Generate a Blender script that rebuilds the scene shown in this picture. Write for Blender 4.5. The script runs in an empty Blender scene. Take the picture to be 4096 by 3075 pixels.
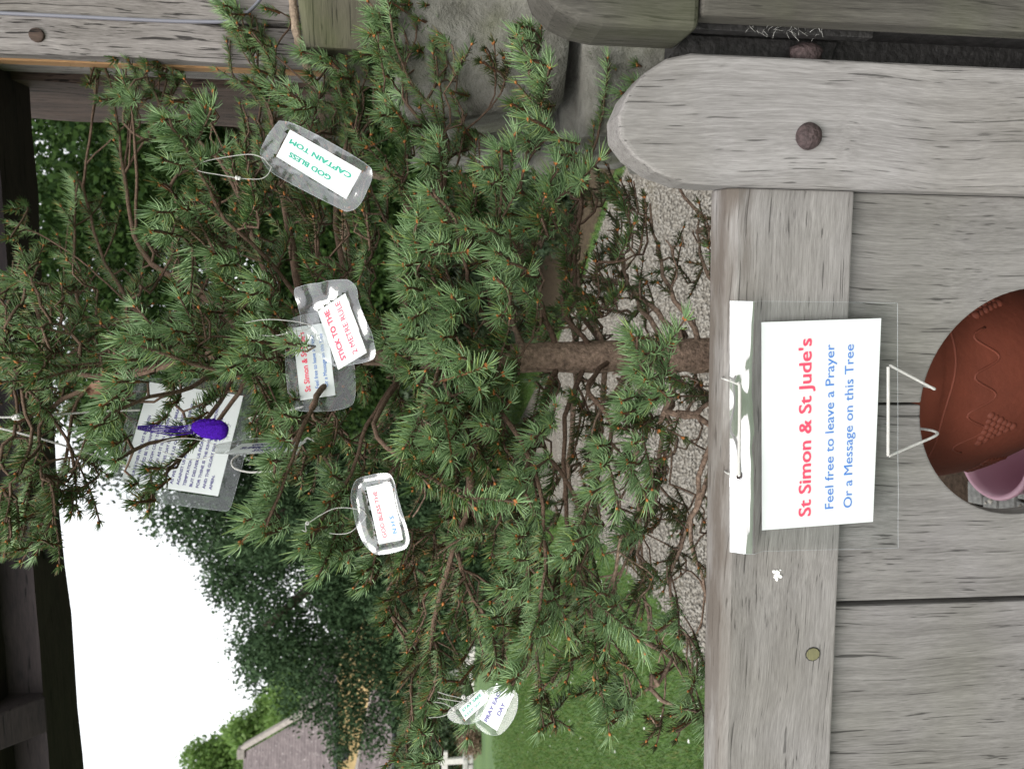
import bpy, bmesh, math, random
import numpy as np
from mathutils import Vector, Matrix, noise

S = bpy.context.scene
COL = S.collection
random.seed(7)
R = np.random.RandomState(11)
rad = math.radians

# ------------------------------------------------------------------ camera, sky, sun, exposure
EYE = Vector((0, 0, 1.5))
PITCH = rad(6.0)
F = 3072.0                                   # focal length in pixels of the 4096 px photograph
cam = bpy.data.cameras.new("camera")
cam_o = bpy.data.objects.new("camera", cam)
COL.objects.link(cam_o)
cam.sensor_width = 36
cam.lens = 27
cam.clip_start = 0.02
cam.clip_end = 600
fw = Vector((0, math.cos(PITCH), -math.sin(PITCH)))
upv = Vector((0, math.sin(PITCH), math.cos(PITCH)))
rt = Vector((1, 0, 0))
# the photograph lies on its side: world-up points to the left edge of the frame
cam_o.matrix_world = Matrix((( -upv.x, rt.x, -fw.x, EYE.x), (-upv.y, rt.y, -fw.y, EYE.y), (-upv.z, rt.z, -fw.z, EYE.z), (0, 0, 0, 1)))
cam.dof.use_dof = True
cam.dof.focus_distance = 1.02
cam.dof.aperture_fstop = 9.0
S.camera = cam_o

w = bpy.data.worlds.new("World")
S.world = w
w.use_nodes = True
nt = w.node_tree
nt.nodes.clear()
sky = nt.nodes.new("ShaderNodeTexSky")
sky.sky_type = 'NISHITA'
sky.sun_disc = False
sky.sun_elevation = rad(52)
sky.sun_rotation = rad(215)
sky.dust_density = 1.0
sky.air_density = 1.5
hs = nt.nodes.new("ShaderNodeHueSaturation")
hs.inputs['Saturation'].default_value = 0.10
bg = nt.nodes.new("ShaderNodeBackground")
bg.inputs['Strength'].default_value = 0.15
wo = nt.nodes.new("ShaderNodeOutputWorld")
nt.links.new(sky.outputs[0], hs.inputs['Color'])
nt.links.new(hs.outputs[0], bg.inputs['Color'])
nt.links.new(bg.outputs[0], wo.inputs['Surface'])

sl = bpy.data.lights.new("sun", 'SUN')
sl.energy = 1.5
sl.angle = rad(42)
sl.color = (1.0, 0.96, 0.90)
so = bpy.data.objects.new("sun", sl)
COL.objects.link(so)
az = rad(215)
el = rad(52)
sd = Vector((math.sin(az) * math.cos(el), math.cos(az) * math.cos(el), math.sin(el)))
so.rotation_euler = sd.to_track_quat('Z', 'Y').to_euler()
S.view_settings.view_transform = 'Standard'
S.view_settings.look = 'None'
S.view_settings.exposure = 1.15
S.view_settings.gamma = 1
S.view_settings.use_curve_mapping = False
try:
    S.cycles.max_bounces = 6
    S.cycles.transparent_max_bounces = 16
except Exception:
    pass

# ------------------------------------------------------------------ geometry helpers
def ray(px, py):
    r = (1537.5 - py) / F
    u = (2048 - px) / F
    return rt * r + upv * u + fw

def P(px, py, d):
    """point seen at photo pixel (px,py) at distance d along the view axis"""
    return EYE + ray(px, py) * d

def proj(p):
    q = Vector(p) - EYE
    d = q.dot(fw)
    if d < 1e-3:
        return (1e9, 1e9, d)
    return (2048 - q.dot(upv) / d * F, 1537.5 - q.x / d * F, d)

def ground(px, py, z=0.0):
    d = ray(px, py)
    return EYE + d * ((z - EYE.z) / d.z)

A = rad(8.9)                                   # the gateway is turned a little to the view
def GP(px, py, ly):
    """gate-local (x, z) of a photo pixel on the vertical plane at gate-local depth ly"""
    d = ray(px, py)
    lx = d.x * math.cos(A) - d.y * math.sin(A)
    l = d.x * math.sin(A) + d.y * math.cos(A)
    t = ly / l
    return lx * t, 1.5 + d.z * t

def tag(o, label=None, cat=None, group=None, kind=None):
    if label: o['label'] = label
    if cat: o['category'] = cat
    if group: o['group'] = group
    if kind: o['kind'] = kind
    return o

def empty(name, loc=(0, 0, 0), rz=0.0, label=None, cat=None, group=None):
    o = bpy.data.objects.new(name, None)
    o.empty_display_size = 0.05
    o.location = loc
    o.rotation_euler = (0, 0, rz)
    COL.objects.link(o)
    return tag(o, label, cat, group)

def link(name, me, parent=None):
    o = bpy.data.objects.new(name, me)
    COL.objects.link(o)
    if parent: o.parent = parent
    return o

class MB:
    def __init__(s):
        s.v = []; s.f = []; s.m = []; s.sm = []
    def add(s, vs, fs, m=0, smooth=False):
        b = len(s.v)
        s.v += [tuple(x) for x in vs]
        for f in fs:
            s.f.append(tuple(i + b for i in f)); s.m.append(m); s.sm.append(smooth)
        return s
    def box(s, x0, x1, y0, y1, z0, z1, m=0):
        vs = [(x, y, z) for x in (x0, x1) for y in (y0, y1) for z in (z0, z1)]
        return s.add(vs, [(0, 1, 3, 2), (4, 6, 7, 5), (0, 4, 5, 1), (2, 3, 7, 6), (0, 2, 6, 4), (1, 5, 7, 3)], m)
    def prism(s, outline, f, y0, y1, m=0):
        """outline: 2D points; f(x,z,y) -> 3D"""
        n = len(outline)
        vs = [f(x, z, y0) for x, z in outline] + [f(x, z, y1) for x, z in outline]
        fs = [tuple(range(n)), tuple(range(2 * n - 1, n - 1, -1))]
        fs += [(i, i + n, (i + 1) % n + n, (i + 1) % n) for i in range(n)]
        return s.add(vs, fs, m)
    def tube(s, pts, rr, n=6, m=0, smooth=True, caps=True):
        pts = [Vector(p) for p in pts]
        k = len(pts)
        if not hasattr(rr, '__len__'): rr = [rr] * k
        up = None
        rings = []
        for i in range(k):
            t = (pts[min(i + 1, k - 1)] - pts[max(i - 1, 0)])
            if t.length < 1e-9: t = Vector((0, 0, 1))
            t.normalize()
            if up is None:
                up = t.orthogonal().normalized()
            else:
                up = (up - t * up.dot(t))
                up = up.normalized() if up.length > 1e-6 else t.orthogonal().normalized()
            b = t.cross(up)
            for j in range(n):
                a = 2 * math.pi * j / n
                rings.append(pts[i] + (up * math.cos(a) + b * math.sin(a)) * rr[i])
        fs = []
        for i in range(k - 1):
            for j in range(n):
                a = i * n + j; c = i * n + (j + 1) % n
                fs.append((a, c, c + n, a + n))
        if caps:
            fs.append(tuple(range(n - 1, -1, -1))); fs.append(tuple(range((k - 1) * n, k * n)))
        return s.add(rings, fs, m, smooth)
    def build(s, name, mats, parent=None, off=(0, 0, 0), bevel=0, seg=2):
        me = bpy.data.meshes.new(name)
        o = Vector(off)
        me.from_pydata([tuple(Vector(v) - o) for v in s.v] if off != (0, 0, 0) else s.v, [], s.f)
        if not isinstance(mats, (list, tuple)): mats = [mats]
        for mm in mats: me.materials.append(mm)
        me.polygons.foreach_set('material_index', s.m)
        me.polygons.foreach_set('use_smooth', s.sm)
        bm = bmesh.new(); bm.from_mesh(me)
        if bevel == 0 and len(s.f) < 5000:
            bmesh.ops.recalc_face_normals(bm, faces=bm.faces)
        elif bevel:
            bmesh.ops.recalc_face_normals(bm, faces=bm.faces)
            es = [e for e in bm.edges if len(e.link_faces) == 2 and e.calc_face_angle(0) > 0.6]
            bmesh.ops.bevel(bm, geom=es, offset=bevel, segments=seg, profile=0.6, affect='EDGES', clamp_overlap=True)
        bm.to_mesh(me); bm.free()
        me.update()
        return link(name, me, parent)

def catmull(pts, n=8):
    pts = [Vector(p) for p in pts]
    if len(pts) < 3:
        return [pts[0].lerp(pts[-1], i / n) for i in range(n + 1)]
    q = [pts[0] * 2 - pts[1]] + pts + [pts[-1] * 2 - pts[-2]]
    out = []
    for i in range(1, len(q) - 2):
        for j in range(n):
            t = j / n
            a, b, c, d = q[i - 1], q[i], q[i + 1], q[i + 2]
            out.append(0.5 * ((2 * b) + (c - a) * t + (2 * a - 5 * b + 4 * c - d) * t * t + (3 * b - a - 3 * c + d) * t ** 3))
    out.append(pts[-1].copy())
    return out

def np_mesh(name, V, Fa, mats, parent=None, mi=None, smooth=False):
    """V (n,3) array; Fa (m,k) index array with k = 3 or 4"""
    me = bpy.data.meshes.new(name)
    k = Fa.shape[1]
    me.vertices.add(len(V)); me.vertices.foreach_set('co', V.astype(np.float32).ravel())
    me.loops.add(Fa.size); me.loops.foreach_set('vertex_index', Fa.astype(np.int32).ravel())
    me.polygons.add(len(Fa))
    me.polygons.foreach_set('loop_start', np.arange(0, Fa.size, k, dtype=np.int32))
    me.polygons.foreach_set('loop_total', np.full(len(Fa), k, dtype=np.int32))
    if not isinstance(mats, (list, tuple)): mats = [mats]
    for mm in mats: me.materials.append(mm)
    if mi is not None: me.polygons.foreach_set('material_index', mi.astype(np.int32))
    if smooth: me.polygons.foreach_set('use_smooth', np.ones(len(Fa), dtype=bool))
    me.update(calc_edges=True)
    me.validate()
    return link(name, me, parent)

# ------------------------------------------------------------------ material helpers
def new_mat(name):
    m = bpy.data.materials.new(name)
    m.use_nodes = True
    t = m.node_tree
    return m, t, t.nodes['Principled BSDF'], t.nodes, t.links

def N(ns, kind, **kw):
    n = ns.new(kind)
    for k, v in kw.items():
        if k in n.inputs: n.inputs[k].default_value = v
        else: setattr(n, k, v)
    return n

def ramp(ns, stops, interp='LINEAR'):
    r = ns.new('ShaderNodeValToRGB')
    r.color_ramp.interpolation = interp
    e = r.color_ramp.elements
    while len(e) < len(stops): e.new(0.5)
    for i, (p, c) in enumerate(stops):
        e[i].position = p
        e[i].color = (c, c, c, 1) if not hasattr(c, '__len__') else (*c, 1)
    return r

def mixc(ns, ls, mode, fac, a, b):
    m = ns.new('ShaderNodeMix'); m.data_type = 'RGBA'; m.blend_type = mode
    for idx, val in ((0, fac), (6, a), (7, b)):
        if hasattr(val, 'is_linked') or hasattr(val, 'links'): ls.new(val, m.inputs[idx])
        elif idx == 0: m.inputs[0].default_value = val
        else: m.inputs[idx].default_value = (*val, 1)
    return m.outputs[2]

def mathn(ns, ls, op, a, b=None):
    m = ns.new('ShaderNodeMath'); m.operation = op
    for i, v in enumerate((a, b)):
        if v is None: continue
        if hasattr(v, 'links'): ls.new(v, m.inputs[i])
        else: m.inputs[i].default_value = v
    return m.outputs[0]

def simple(name, col, rough=0.6, metal=0, spec=0.5, var=0.0, scale=30, bump=0.0, bscale=None):
    m, t, b, ns, ls = new_mat(name)
    b.inputs['Roughness'].default_value = rough
    b.inputs['Metallic'].default_value = metal
    b.inputs['Specular IOR Level'].default_value = spec
    if var or bump:
        tc = ns.new('ShaderNodeTexCoord')
        no = N(ns, 'ShaderNodeTexNoise', Scale=scale, Detail=5.0, Roughness=0.6)
        ls.new(tc.outputs['Object'], no.inputs['Vector'])
        r = ramp(ns, [(0.3, tuple(c * (1 - var) for c in col)), (0.7, tuple(min(1, c * (1 + var)) for c in col))])
        ls.new(no.outputs[0], r.inputs[0]); ls.new(r.outputs[0], b.inputs['Base Color'])
        if bump:
            n2 = N(ns, 'ShaderNodeTexNoise', Scale=bscale or scale, Detail=6.0)
            ls.new(tc.outputs['Object'], n2.inputs['Vector'])
            bp = N(ns, 'ShaderNodeBump', Strength=bump, Distance=0.004)
            ls.new(n2.outputs[0], bp.inputs['Height']); ls.new(bp.outputs[0], b.inputs['Normal'])
    else:
        b.inputs['Base Color'].default_value = (*col, 1)
    return m

def wood(name, axis, light, dark, crack=0.55, stain=None, moss=0.0, bump=0.5, fine=1.0, crack_w=0.0, tint=None):
    m, t, b, ns, ls = new_mat(name)
    tc = ns.new('ShaderNodeTexCoord')
    oi = ns.new('ShaderNodeObjectInfo')
    off = N(ns, 'ShaderNodeVectorMath', operation='MULTIPLY_ADD')
    ls.new(oi.outputs['Random'], off.inputs[0]); off.inputs[1].default_value = (17, 23, 11)
    ls.new(tc.outputs['Object'], off.inputs[2])
    # slow warp of the grain
    wn = N(ns, 'ShaderNodeTexNoise', Scale=3.0, Detail=2.0)
    ls.new(off.outputs[0], wn.inputs['Vector'])
    wa = N(ns, 'ShaderNodeVectorMath', operation='MULTIPLY_ADD')
    ls.new(wn.outputs['Color'], wa.inputs[0]); wa.inputs[1].default_value = (0.035, 0.035, 0.035)
    ls.new(off.outputs[0], wa.inputs[2])
    def grain(al, ac, detail=4, rough=0.6, dist=0.0):
        mp = ns.new('ShaderNodeMapping')
        sc = {'X': (al, ac, ac), 'Z': (ac, ac, al), 'Y': (ac, al, ac)}[axis]
        mp.inputs['Scale'].default_value = sc
        ls.new(wa.outputs[0], mp.inputs['Vector'])
        n = N(ns, 'ShaderNodeTexNoise', Scale=1.0, Detail=float(detail), Roughness=rough, Distortion=dist)
        ls.new(mp.outputs[0], n.inputs['Vector'])
        return n.outputs[0]
    g1 = grain(9, 330 * fine, 5, 0.7)
    g2 = grain(2.2, 42 * fine, 4, 0.6)
    g3 = grain(9.0, 330 * fine, 2, 0.5, 0.1)
    g5 = grain(14.0, 120 * fine, 2, 0.5, 0.1)
    g4 = grain(45, 800 * fine, 3, 0.6)
    base = ramp(ns, [(0.36, dark), (0.5, tuple((a + c) / 2 for a, c in zip(light, dark))), (0.62, light)])
    s1 = mathn(ns, ls, 'MULTIPLY', g1, 0.36); s2 = mathn(ns, ls, 'MULTIPLY', g2, 0.32); s4 = mathn(ns, ls, 'MULTIPLY', g4, 0.32)
    sm = mathn(ns, ls, 'ADD', mathn(ns, ls, 'ADD', s1, s2), s4)
    ls.new(sm, base.inputs[0])
    cr = ramp(ns, [(0.305 + crack_w, 1.0), (0.345 + crack_w, 0.0)])
    ls.new(g3, cr.inputs[0])
    cr5 = ramp(ns, [(0.235 + crack_w, 1.0), (0.28 + crack_w, 0.0)]); ls.new(g5, cr5.inputs[0])
    cmax = mathn(ns, ls, 'MAXIMUM', cr.outputs[0], cr5.outputs[0])
    cmask = mathn(ns, ls, 'MULTIPLY', cmax, crack)
    c = mixc(ns, ls, 'MIX', cmask, base.outputs[0], tuple(x * 0.22 for x in dark))
    bl = N(ns, 'ShaderNodeTexNoise', Scale=5.0, Detail=4.0)
    ls.new(off.outputs[0], bl.inputs['Vector'])
    br = ramp(ns, [(0.35, 0.0), (0.7, 1.0)])
    ls.new(bl.outputs[0], br.inputs[0])
    if tint is None: tint = (0.80, 0.79, 0.745)
    c = mixc(ns, ls, 'MULTIPLY', br.outputs[0], c, tint)
    if moss:
        mn = N(ns, 'ShaderNodeTexNoise', Scale=7.0, Detail=5.0)
        ls.new(tc.outputs['Object'], mn.inputs['Vector'])
        mr = ramp(ns, [(0.48, 0.0), (0.68, 1.0)]); ls.new(mn.outputs[0], mr.inputs[0])
        c = mixc(ns, ls, 'MIX', mathn(ns, ls, 'MULTIPLY', mr.outputs[0], moss), c, (0.10, 0.13, 0.03))
    if stain:                                   # dirt lying along one side: (axis index, from, to, colour, amount)
        ai, z0, z1, scol, amt = stain
        sp = ns.new('ShaderNodeSeparateXYZ'); ls.new(wa.outputs[0], sp.inputs[0])
        sp2 = ns.new('ShaderNodeSeparateXYZ'); ls.new(tc.outputs['Object'], sp2.inputs[0])
        mr = ns.new('ShaderNodeMapRange'); ls.new(sp2.outputs[ai], mr.inputs[0])
        mr.inputs[1].default_value = z0; mr.inputs[2].default_value = z1
        sn = grain(6, 26, 4)
        sr = ramp(ns, [(0.38, 0.0), (0.6, 1.0)]); ls.new(sn, sr.inputs[0])
        mk = mathn(ns, ls, 'MULTIPLY', mathn(ns, ls, 'MULTIPLY', mr.outputs[0], sr.outputs[0]), amt)
        c = mixc(ns, ls, 'MIX', mk, c, scol)
    ls.new(c, b.inputs['Base Color'])
    b.inputs['Roughness'].default_value = 0.85
    b.inputs['Specular IOR Level'].default_value = 0.25
    hgt = mathn(ns, ls, 'SUBTRACT', sm, mathn(ns, ls, 'MULTIPLY', cr.outputs[0], 0.5))
    bp = N(ns, 'ShaderNodeBump', Strength=bump, Distance=0.002)
    ls.new(hgt, bp.inputs['Height']); ls.new(bp.outputs[0], b.inputs['Normal'])
    return m

def leafy(name, c1, c2, c3=None, rough=0.5, trans=0.25, spec=0.4, isl=True):
    m, t, b, ns, ls = new_mat(name)
    ge = ns.new('ShaderNodeNewGeometry'); oi = ns.new('ShaderNodeObjectInfo')
    fac = mathn(ns, ls, 'FRACT', mathn(ns, ls, 'ADD', ge.outputs['Random Per Island'], oi.outputs['Random']))
    st = [(0.0, c1), (0.8, c2)]
    if c3: st.append((0.97, c3))
    r = ramp(ns, st); ls.new(fac, r.inputs[0])
    ls.new(r.outputs[0], b.inputs['Base Color'])
    b.inputs['Roughness'].default_value = rough
    b.inputs['Specular IOR Level'].default_value = spec
    if trans:
        tr = ns.new('ShaderNodeBsdfTranslucent'); ls.new(r.outputs[0], tr.inputs[0])
        mx = ns.new('ShaderNodeMixShader'); mx.inputs[0].default_value = trans
        out = ns['Material Output']
        ls.new(b.outputs[0], mx.inputs[1]); ls.new(tr.outputs[0], mx.inputs[2]); ls.new(mx.outputs[0], out.inputs[0])
    return m

def film(name, haze=0.06, gloss=1.0, rough=0.06, wav=0.25, wscale=18):
    """clear laminating film: see-through with sky reflections"""
    m, t, b, ns, ls = new_mat(name)
    ns.remove(b)
    out = ns['Material Output']
    tr = ns.new('ShaderNodeBsdfTransparent'); tr.inputs[0].default_value = (0.93, 0.95, 0.95, 1)
    gl = N(ns, 'ShaderNodeBsdfGlossy', Roughness=rough); gl.inputs['Color'].default_value = (1, 1, 1, 1)
    df = ns.new('ShaderNodeBsdfDiffuse'); df.inputs['Color'].default_value = (0.7, 0.74, 0.8, 1)
    fr = N(ns, 'ShaderNodeLayerWeight', Blend=0.5)
    tc = ns.new('ShaderNodeTexCoord')
    no = N(ns, 'ShaderNodeTexNoise', Scale=wscale, Detail=0.0); ls.new(tc.outputs['Object'], no.inputs['Vector'])
    bp = N(ns, 'ShaderNodeBump', Strength=wav, Distance=0.01); ls.new(no.outputs[0], bp.inputs['Height'])
    ls.new(bp.outputs[0], gl.inputs['Normal']); ls.new(bp.outputs[0], fr.inputs['Normal'])
    f2 = mathn(ns, ls, 'MULTIPLY', mathn(ns, ls, 'ADD', mathn(ns, ls, 'POWER', fr.outputs['Facing'], 4.0), 0.05), 2.0 * gloss)
    f2n = f2.node; f2n.use_clamp = True
    m1 = ns.new('ShaderNodeMixShader'); ls.new(f2, m1.inputs[0]); ls.new(tr.outputs[0], m1.inputs[1]); ls.new(gl.outputs[0], m1.inputs[2])
    m2 = ns.new('ShaderNodeMixShader'); m2.inputs[0].default_value = haze
    ls.new(m1.outputs[0], m2.inputs[1]); ls.new(df.outputs[0], m2.inputs[2]); ls.new(m2.outputs[0], out.inputs[0])
    return m

M = {}
M['stile'] = wood('weathered_oak_upright', 'Z', (0.295, 0.282, 0.277), (0.140, 0.131, 0.127), 0.7)
M['rail'] = wood('weathered_oak_rail', 'X', (0.295, 0.282, 0.277), (0.140, 0.131, 0.127), 0.6, stain=(2, 0.026, 0.052, (0.085, 0.068, 0.055), 0.8))
M['plank'] = wood('weathered_oak_plank', 'Z', (0.245, 0.234, 0.229), (0.110, 0.103, 0.100), 0.75, tint=(0.82, 0.83, 0.765))
M['post'] = wood('mossy_oak_post', 'Z', (0.100, 0.094, 0.082), (0.035, 0.032, 0.028), 0.5, moss=0.12)
M['frame_light'] = wood('old_oak_post_face', 'Z', (0.31, 0.285, 0.275), (0.10, 0.088, 0.084), 0.9, crack_w=0.05, bump=0.9)
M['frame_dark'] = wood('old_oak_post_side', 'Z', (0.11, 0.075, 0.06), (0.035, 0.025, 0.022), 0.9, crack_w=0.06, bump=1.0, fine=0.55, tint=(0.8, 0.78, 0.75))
M['frame_orange'] = wood('oak_sapwood_edge', 'Z', (0.42, 0.25, 0.12), (0.22, 0.12, 0.06), 0.5)
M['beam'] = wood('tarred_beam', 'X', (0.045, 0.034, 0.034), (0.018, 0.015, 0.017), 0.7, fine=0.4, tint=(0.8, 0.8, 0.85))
M['board'] = wood('roof_boarding', 'X', (0.075, 0.055, 0.05), (0.035, 0.026, 0.025), 0.5, fine=0.4, tint=(0.85, 0.8, 0.8))
M['sill'] = wood('green_oak_sill', 'X', (0.125, 0.115, 0.085), (0.06, 0.056, 0.042), 0.7, moss=0.25, fine=0.8)
M['rust'] = simple('rusty_iron', (0.058, 0.040, 0.040), 0.75, 0.2, 0.4, 0.5, 160, 0.8, 220)
M['iron'] = simple('black_iron_and_shade', (0.03, 0.028, 0.028), 0.6, 0.4, 0.5, 0.5, 90, 0.6, 120)  # iron parts, and the painted shade beside the gate post
M['peg'] = wood('green_wooden_peg', 'X', (0.20, 0.19, 0.10), (0.11, 0.105, 0.06), 0.4)
M['paper'] = leafy('white_paper', (0.88, 0.88, 0.88), (0.88, 0.88, 0.88), None, 0.6, 0.3, 0.3)
M['print_red'] = simple('red_print', (0.85, 0.07, 0.13), 0.5)
M['print_darkred'] = simple('crimson_print', (0.60, 0.05, 0.09), 0.5)
M['print_blue'] = simple('blue_print', (0.06, 0.20, 0.58), 0.5)
M['print_navy'] = simple('navy_print', (0.07, 0.05, 0.24), 0.5)
M['print_green'] = simple('teal_green_print', (0.02, 0.32, 0.22), 0.5)
M['cord'] = simple('white_cord', (0.50, 0.49, 0.465), 0.7, 0, 0.3, 0.08, 400, 0.4, 900)
M['film'] = film('clear_film', 0.05, 0.5, 0.12)
M['film_sheen'] = film('wavy_clear_film', 0.05, 1.5, 0.12, 0.35, 13)
M['film_over'] = film('flat_clear_film', 0.0, 0.06, 0.1, 0.3, 24)
M['film_strip'] = film('loose_clear_film', 0.08, 4.5, 0.03, 0.8, 12)
M['bark'] = simple('spruce_bark', (0.22, 0.155, 0.115), 0.9, 0, 0.2, 0.55, 140, 1.0, 170)
M['twig'] = simple('spruce_twig', (0.12, 0.078, 0.055), 0.85, 0, 0.2, 0.45, 300, 0.8, 600)
M['twig_new'] = simple('young_spruce_twig', (0.17, 0.080, 0.040), 0.8, 0, 0.2, 0.4, 300)
M['bud'] = simple('spruce_bud', (0.32, 0.12, 0.035), 0.7, 0, 0.3, 0.3, 900)
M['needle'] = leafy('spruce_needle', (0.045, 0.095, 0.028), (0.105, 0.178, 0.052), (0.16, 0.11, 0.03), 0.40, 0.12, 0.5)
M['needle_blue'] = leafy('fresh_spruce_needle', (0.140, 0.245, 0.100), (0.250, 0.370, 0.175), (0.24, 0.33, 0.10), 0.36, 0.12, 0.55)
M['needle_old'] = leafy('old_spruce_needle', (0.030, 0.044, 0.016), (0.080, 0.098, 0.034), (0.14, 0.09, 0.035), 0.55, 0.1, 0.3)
M['yew'] = leafy('yew_foliage', (0.022, 0.044, 0.020), (0.046, 0.080, 0.036), None, 0.8, 0.12, 0.1)
M['decid'] = leafy('dark_leaf', (0.010, 0.025, 0.007), (0.036, 0.068, 0.016), None, 0.8, 0.15, 0.08)
M['lime'] = leafy('light_green_leaf', (0.09, 0.17, 0.04), (0.17, 0.27, 0.07), None, 0.5, 0.4, 0.3)
M['hedge'] = leafy('hedge_leaf', (0.030, 0.052, 0.026), (0.050, 0.080, 0.035), None, 0.6, 0.15, 0.3)
M['grass'] = leafy('grass_blade', (0.058, 0.120, 0.026), (0.105, 0.185, 0.042), (0.16, 0.17, 0.06), 0.6, 0.3, 0.2)
M['brown_leaf'] = leafy('brown_shrub_leaf', (0.14, 0.09, 0.06), (0.22, 0.16, 0.11), None, 0.7, 0.2, 0.2)
M['trunk_bg'] = simple('tree_bark', (0.06, 0.045, 0.035), 0.9, 0, 0.2, 0.4, 8)
M['terracotta'] = simple('terracotta', (0.115, 0.028, 0.015), 0.7, 0, 0.3, 0.18, 14, 0.25, 90)
M['soil'] = simple('dark_soil', (0.04, 0.028, 0.02), 1.0, 0, 0.1, 0.5, 60, 1.0, 80)
M['pink'] = simple('pink_plastic', (0.42, 0.24, 0.30), 0.35, 0, 0.5)
M['yarn'] = simple('purple_yarn', (0.055, 0.008, 0.30), 0.95, 0, 0.1, 0.35, 500, 0.8, 900)
M['dryleaf'] = simple('dry_oak_leaf', (0.13, 0.065, 0.038), 0.7, 0, 0.3, 0.3, 80)
M['dropping'] = simple('bird_dropping_white', (0.8, 0.8, 0.76), 0.8, 0, 0.2, 0.2, 200)
M['cable'] = simple('grey_cable', (0.16, 0.16, 0.19), 0.45)
M['stem'] = simple('fibrous_stem', (0.30, 0.23, 0.17), 0.95, 0, 0.1, 0.35, 120, 1.0, 260)
M['ochre'] = simple('ochre_render', (0.60, 0.44, 0.22), 0.9, 0, 0.2, 0.12, 3)
M['coping'] = simple('stone_coping', (0.24, 0.215, 0.195), 0.9, 0, 0.2, 0.2, 4)
M['gravestone'] = simple('grey_gravestone', (0.34, 0.33, 0.31), 0.9, 0, 0.2, 0.25, 8, 0.5, 14)
M['whitestone'] = simple('pale_gravestone', (0.50, 0.48, 0.45), 0.9, 0, 0.2, 0.2, 8)
M['kerbstone'] = simple('pale_kerbstone', (0.45, 0.43, 0.40), 0.9, 0, 0.2, 0.2, 8)
M['gutter'] = simple('black_gutter', (0.015, 0.015, 0.02), 0.4)

def roof_mat():
    m, t, b, ns, ls = new_mat('lichened_roof_tiles')
    tc = ns.new('ShaderNodeTexCoord')
    n1 = N(ns, 'ShaderNodeTexNoise', Scale=2.2, Detail=6.0, Roughness=0.7); ls.new(tc.outputs['Object'], n1.inputs['Vector'])
    r = ramp(ns, [(0.3, (0.070, 0.055, 0.056)), (0.7, (0.145, 0.118, 0.118))]); ls.new(n1.outputs[0], r.inputs[0])
    n2 = N(ns, 'ShaderNodeTexNoise', Scale=7.0, Detail=3.0); ls.new(tc.outputs['Object'], n2.inputs['Vector'])
    r2 = ramp(ns, [(0.64, 0.0), (0.72, 1.0)]); ls.new(n2.outputs[0], r2.inputs[0])
    c = mixc(ns, ls, 'MIX', r2.outputs[0], r.outputs[0], (0.34, 0.31, 0.30))
    ls.new(c, b.inputs['Base Color']); b.inputs['Roughness'].default_value = 0.85
    bp = N(ns, 'ShaderNodeBump', Strength=0.6, Distance=0.03); ls.new(n2.outputs[0], bp.inputs['Height']); ls.new(bp.outputs[0], b.inputs['Normal'])
    return m
M['roof'] = roof_mat()

def stone_mat():
    m, t, b, ns, ls = new_mat('rough_grey_stone')
    tc = ns.new('ShaderNodeTexCoord')
    n1 = N(ns, 'ShaderNodeTexNoise', Scale=9.0, Detail=9.0, Roughness=0.68, Distortion=0.6); ls.new(tc.outputs['Object'], n1.inputs['Vector'])
    r = ramp(ns, [(0.3, (0.07, 0.066, 0.052)), (0.5, (0.19, 0.183, 0.158)), (0.7, (0.32, 0.31, 0.28))]); ls.new(n1.outputs[0], r.inputs[0])
    n3 = N(ns, 'ShaderNodeTexNoise', Scale=5.0, Detail=4.0); ls.new(tc.outputs['Object'], n3.inputs['Vector'])
    r3 = ramp(ns, [(0.5, 0.0), (0.68, 0.55)]); ls.new(n3.outputs[0], r3.inputs[0])
    c = mixc(ns, ls, 'MIX', r3.outputs[0], r.outputs[0], (0.13, 0.14, 0.06))
    ls.new(c, b.inputs['Base Color']); b.inputs['Roughness'].default_value = 0.95
    n2 = N(ns, 'ShaderNodeTexNoise', Scale=60.0, Detail=8.0, Roughness=0.7); ls.new(tc.outputs['Object'], n2.inputs['Vector'])
    h = mathn(ns, ls, 'ADD', n1.outputs[0], mathn(ns, ls, 'MULTIPLY', n2.outputs[0], 0.35))
    bp = N(ns, 'ShaderNodeBump', Strength=1.0, Distance=0.02); ls.new(h, bp.inputs['Height']); ls.new(bp.outputs[0], b.inputs['Normal'])
    return m
M['stone'] = stone_mat()

def pebble_mat(name, mul=1.0):
    m, t, b, ns, ls = new_mat(name)
    ge = ns.new('ShaderNodeNewGeometry')
    r = ramp(ns, [(0, (0.38 * mul, 0.34 * mul, 0.28 * mul)), (0.25, (0.50 * mul, 0.46 * mul, 0.39 * mul)), (1, (0.62 * mul, 0.585 * mul, 0.52 * mul))]); ls.new(ge.outputs['Random Per Island'], r.inputs[0])
    ls.new(r.outputs[0], b.inputs['Base Color']); b.inputs['Roughness'].default_value = 0.8
    return m
M['pebble'] = pebble_mat('gravel_stone', 0.44)

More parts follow.
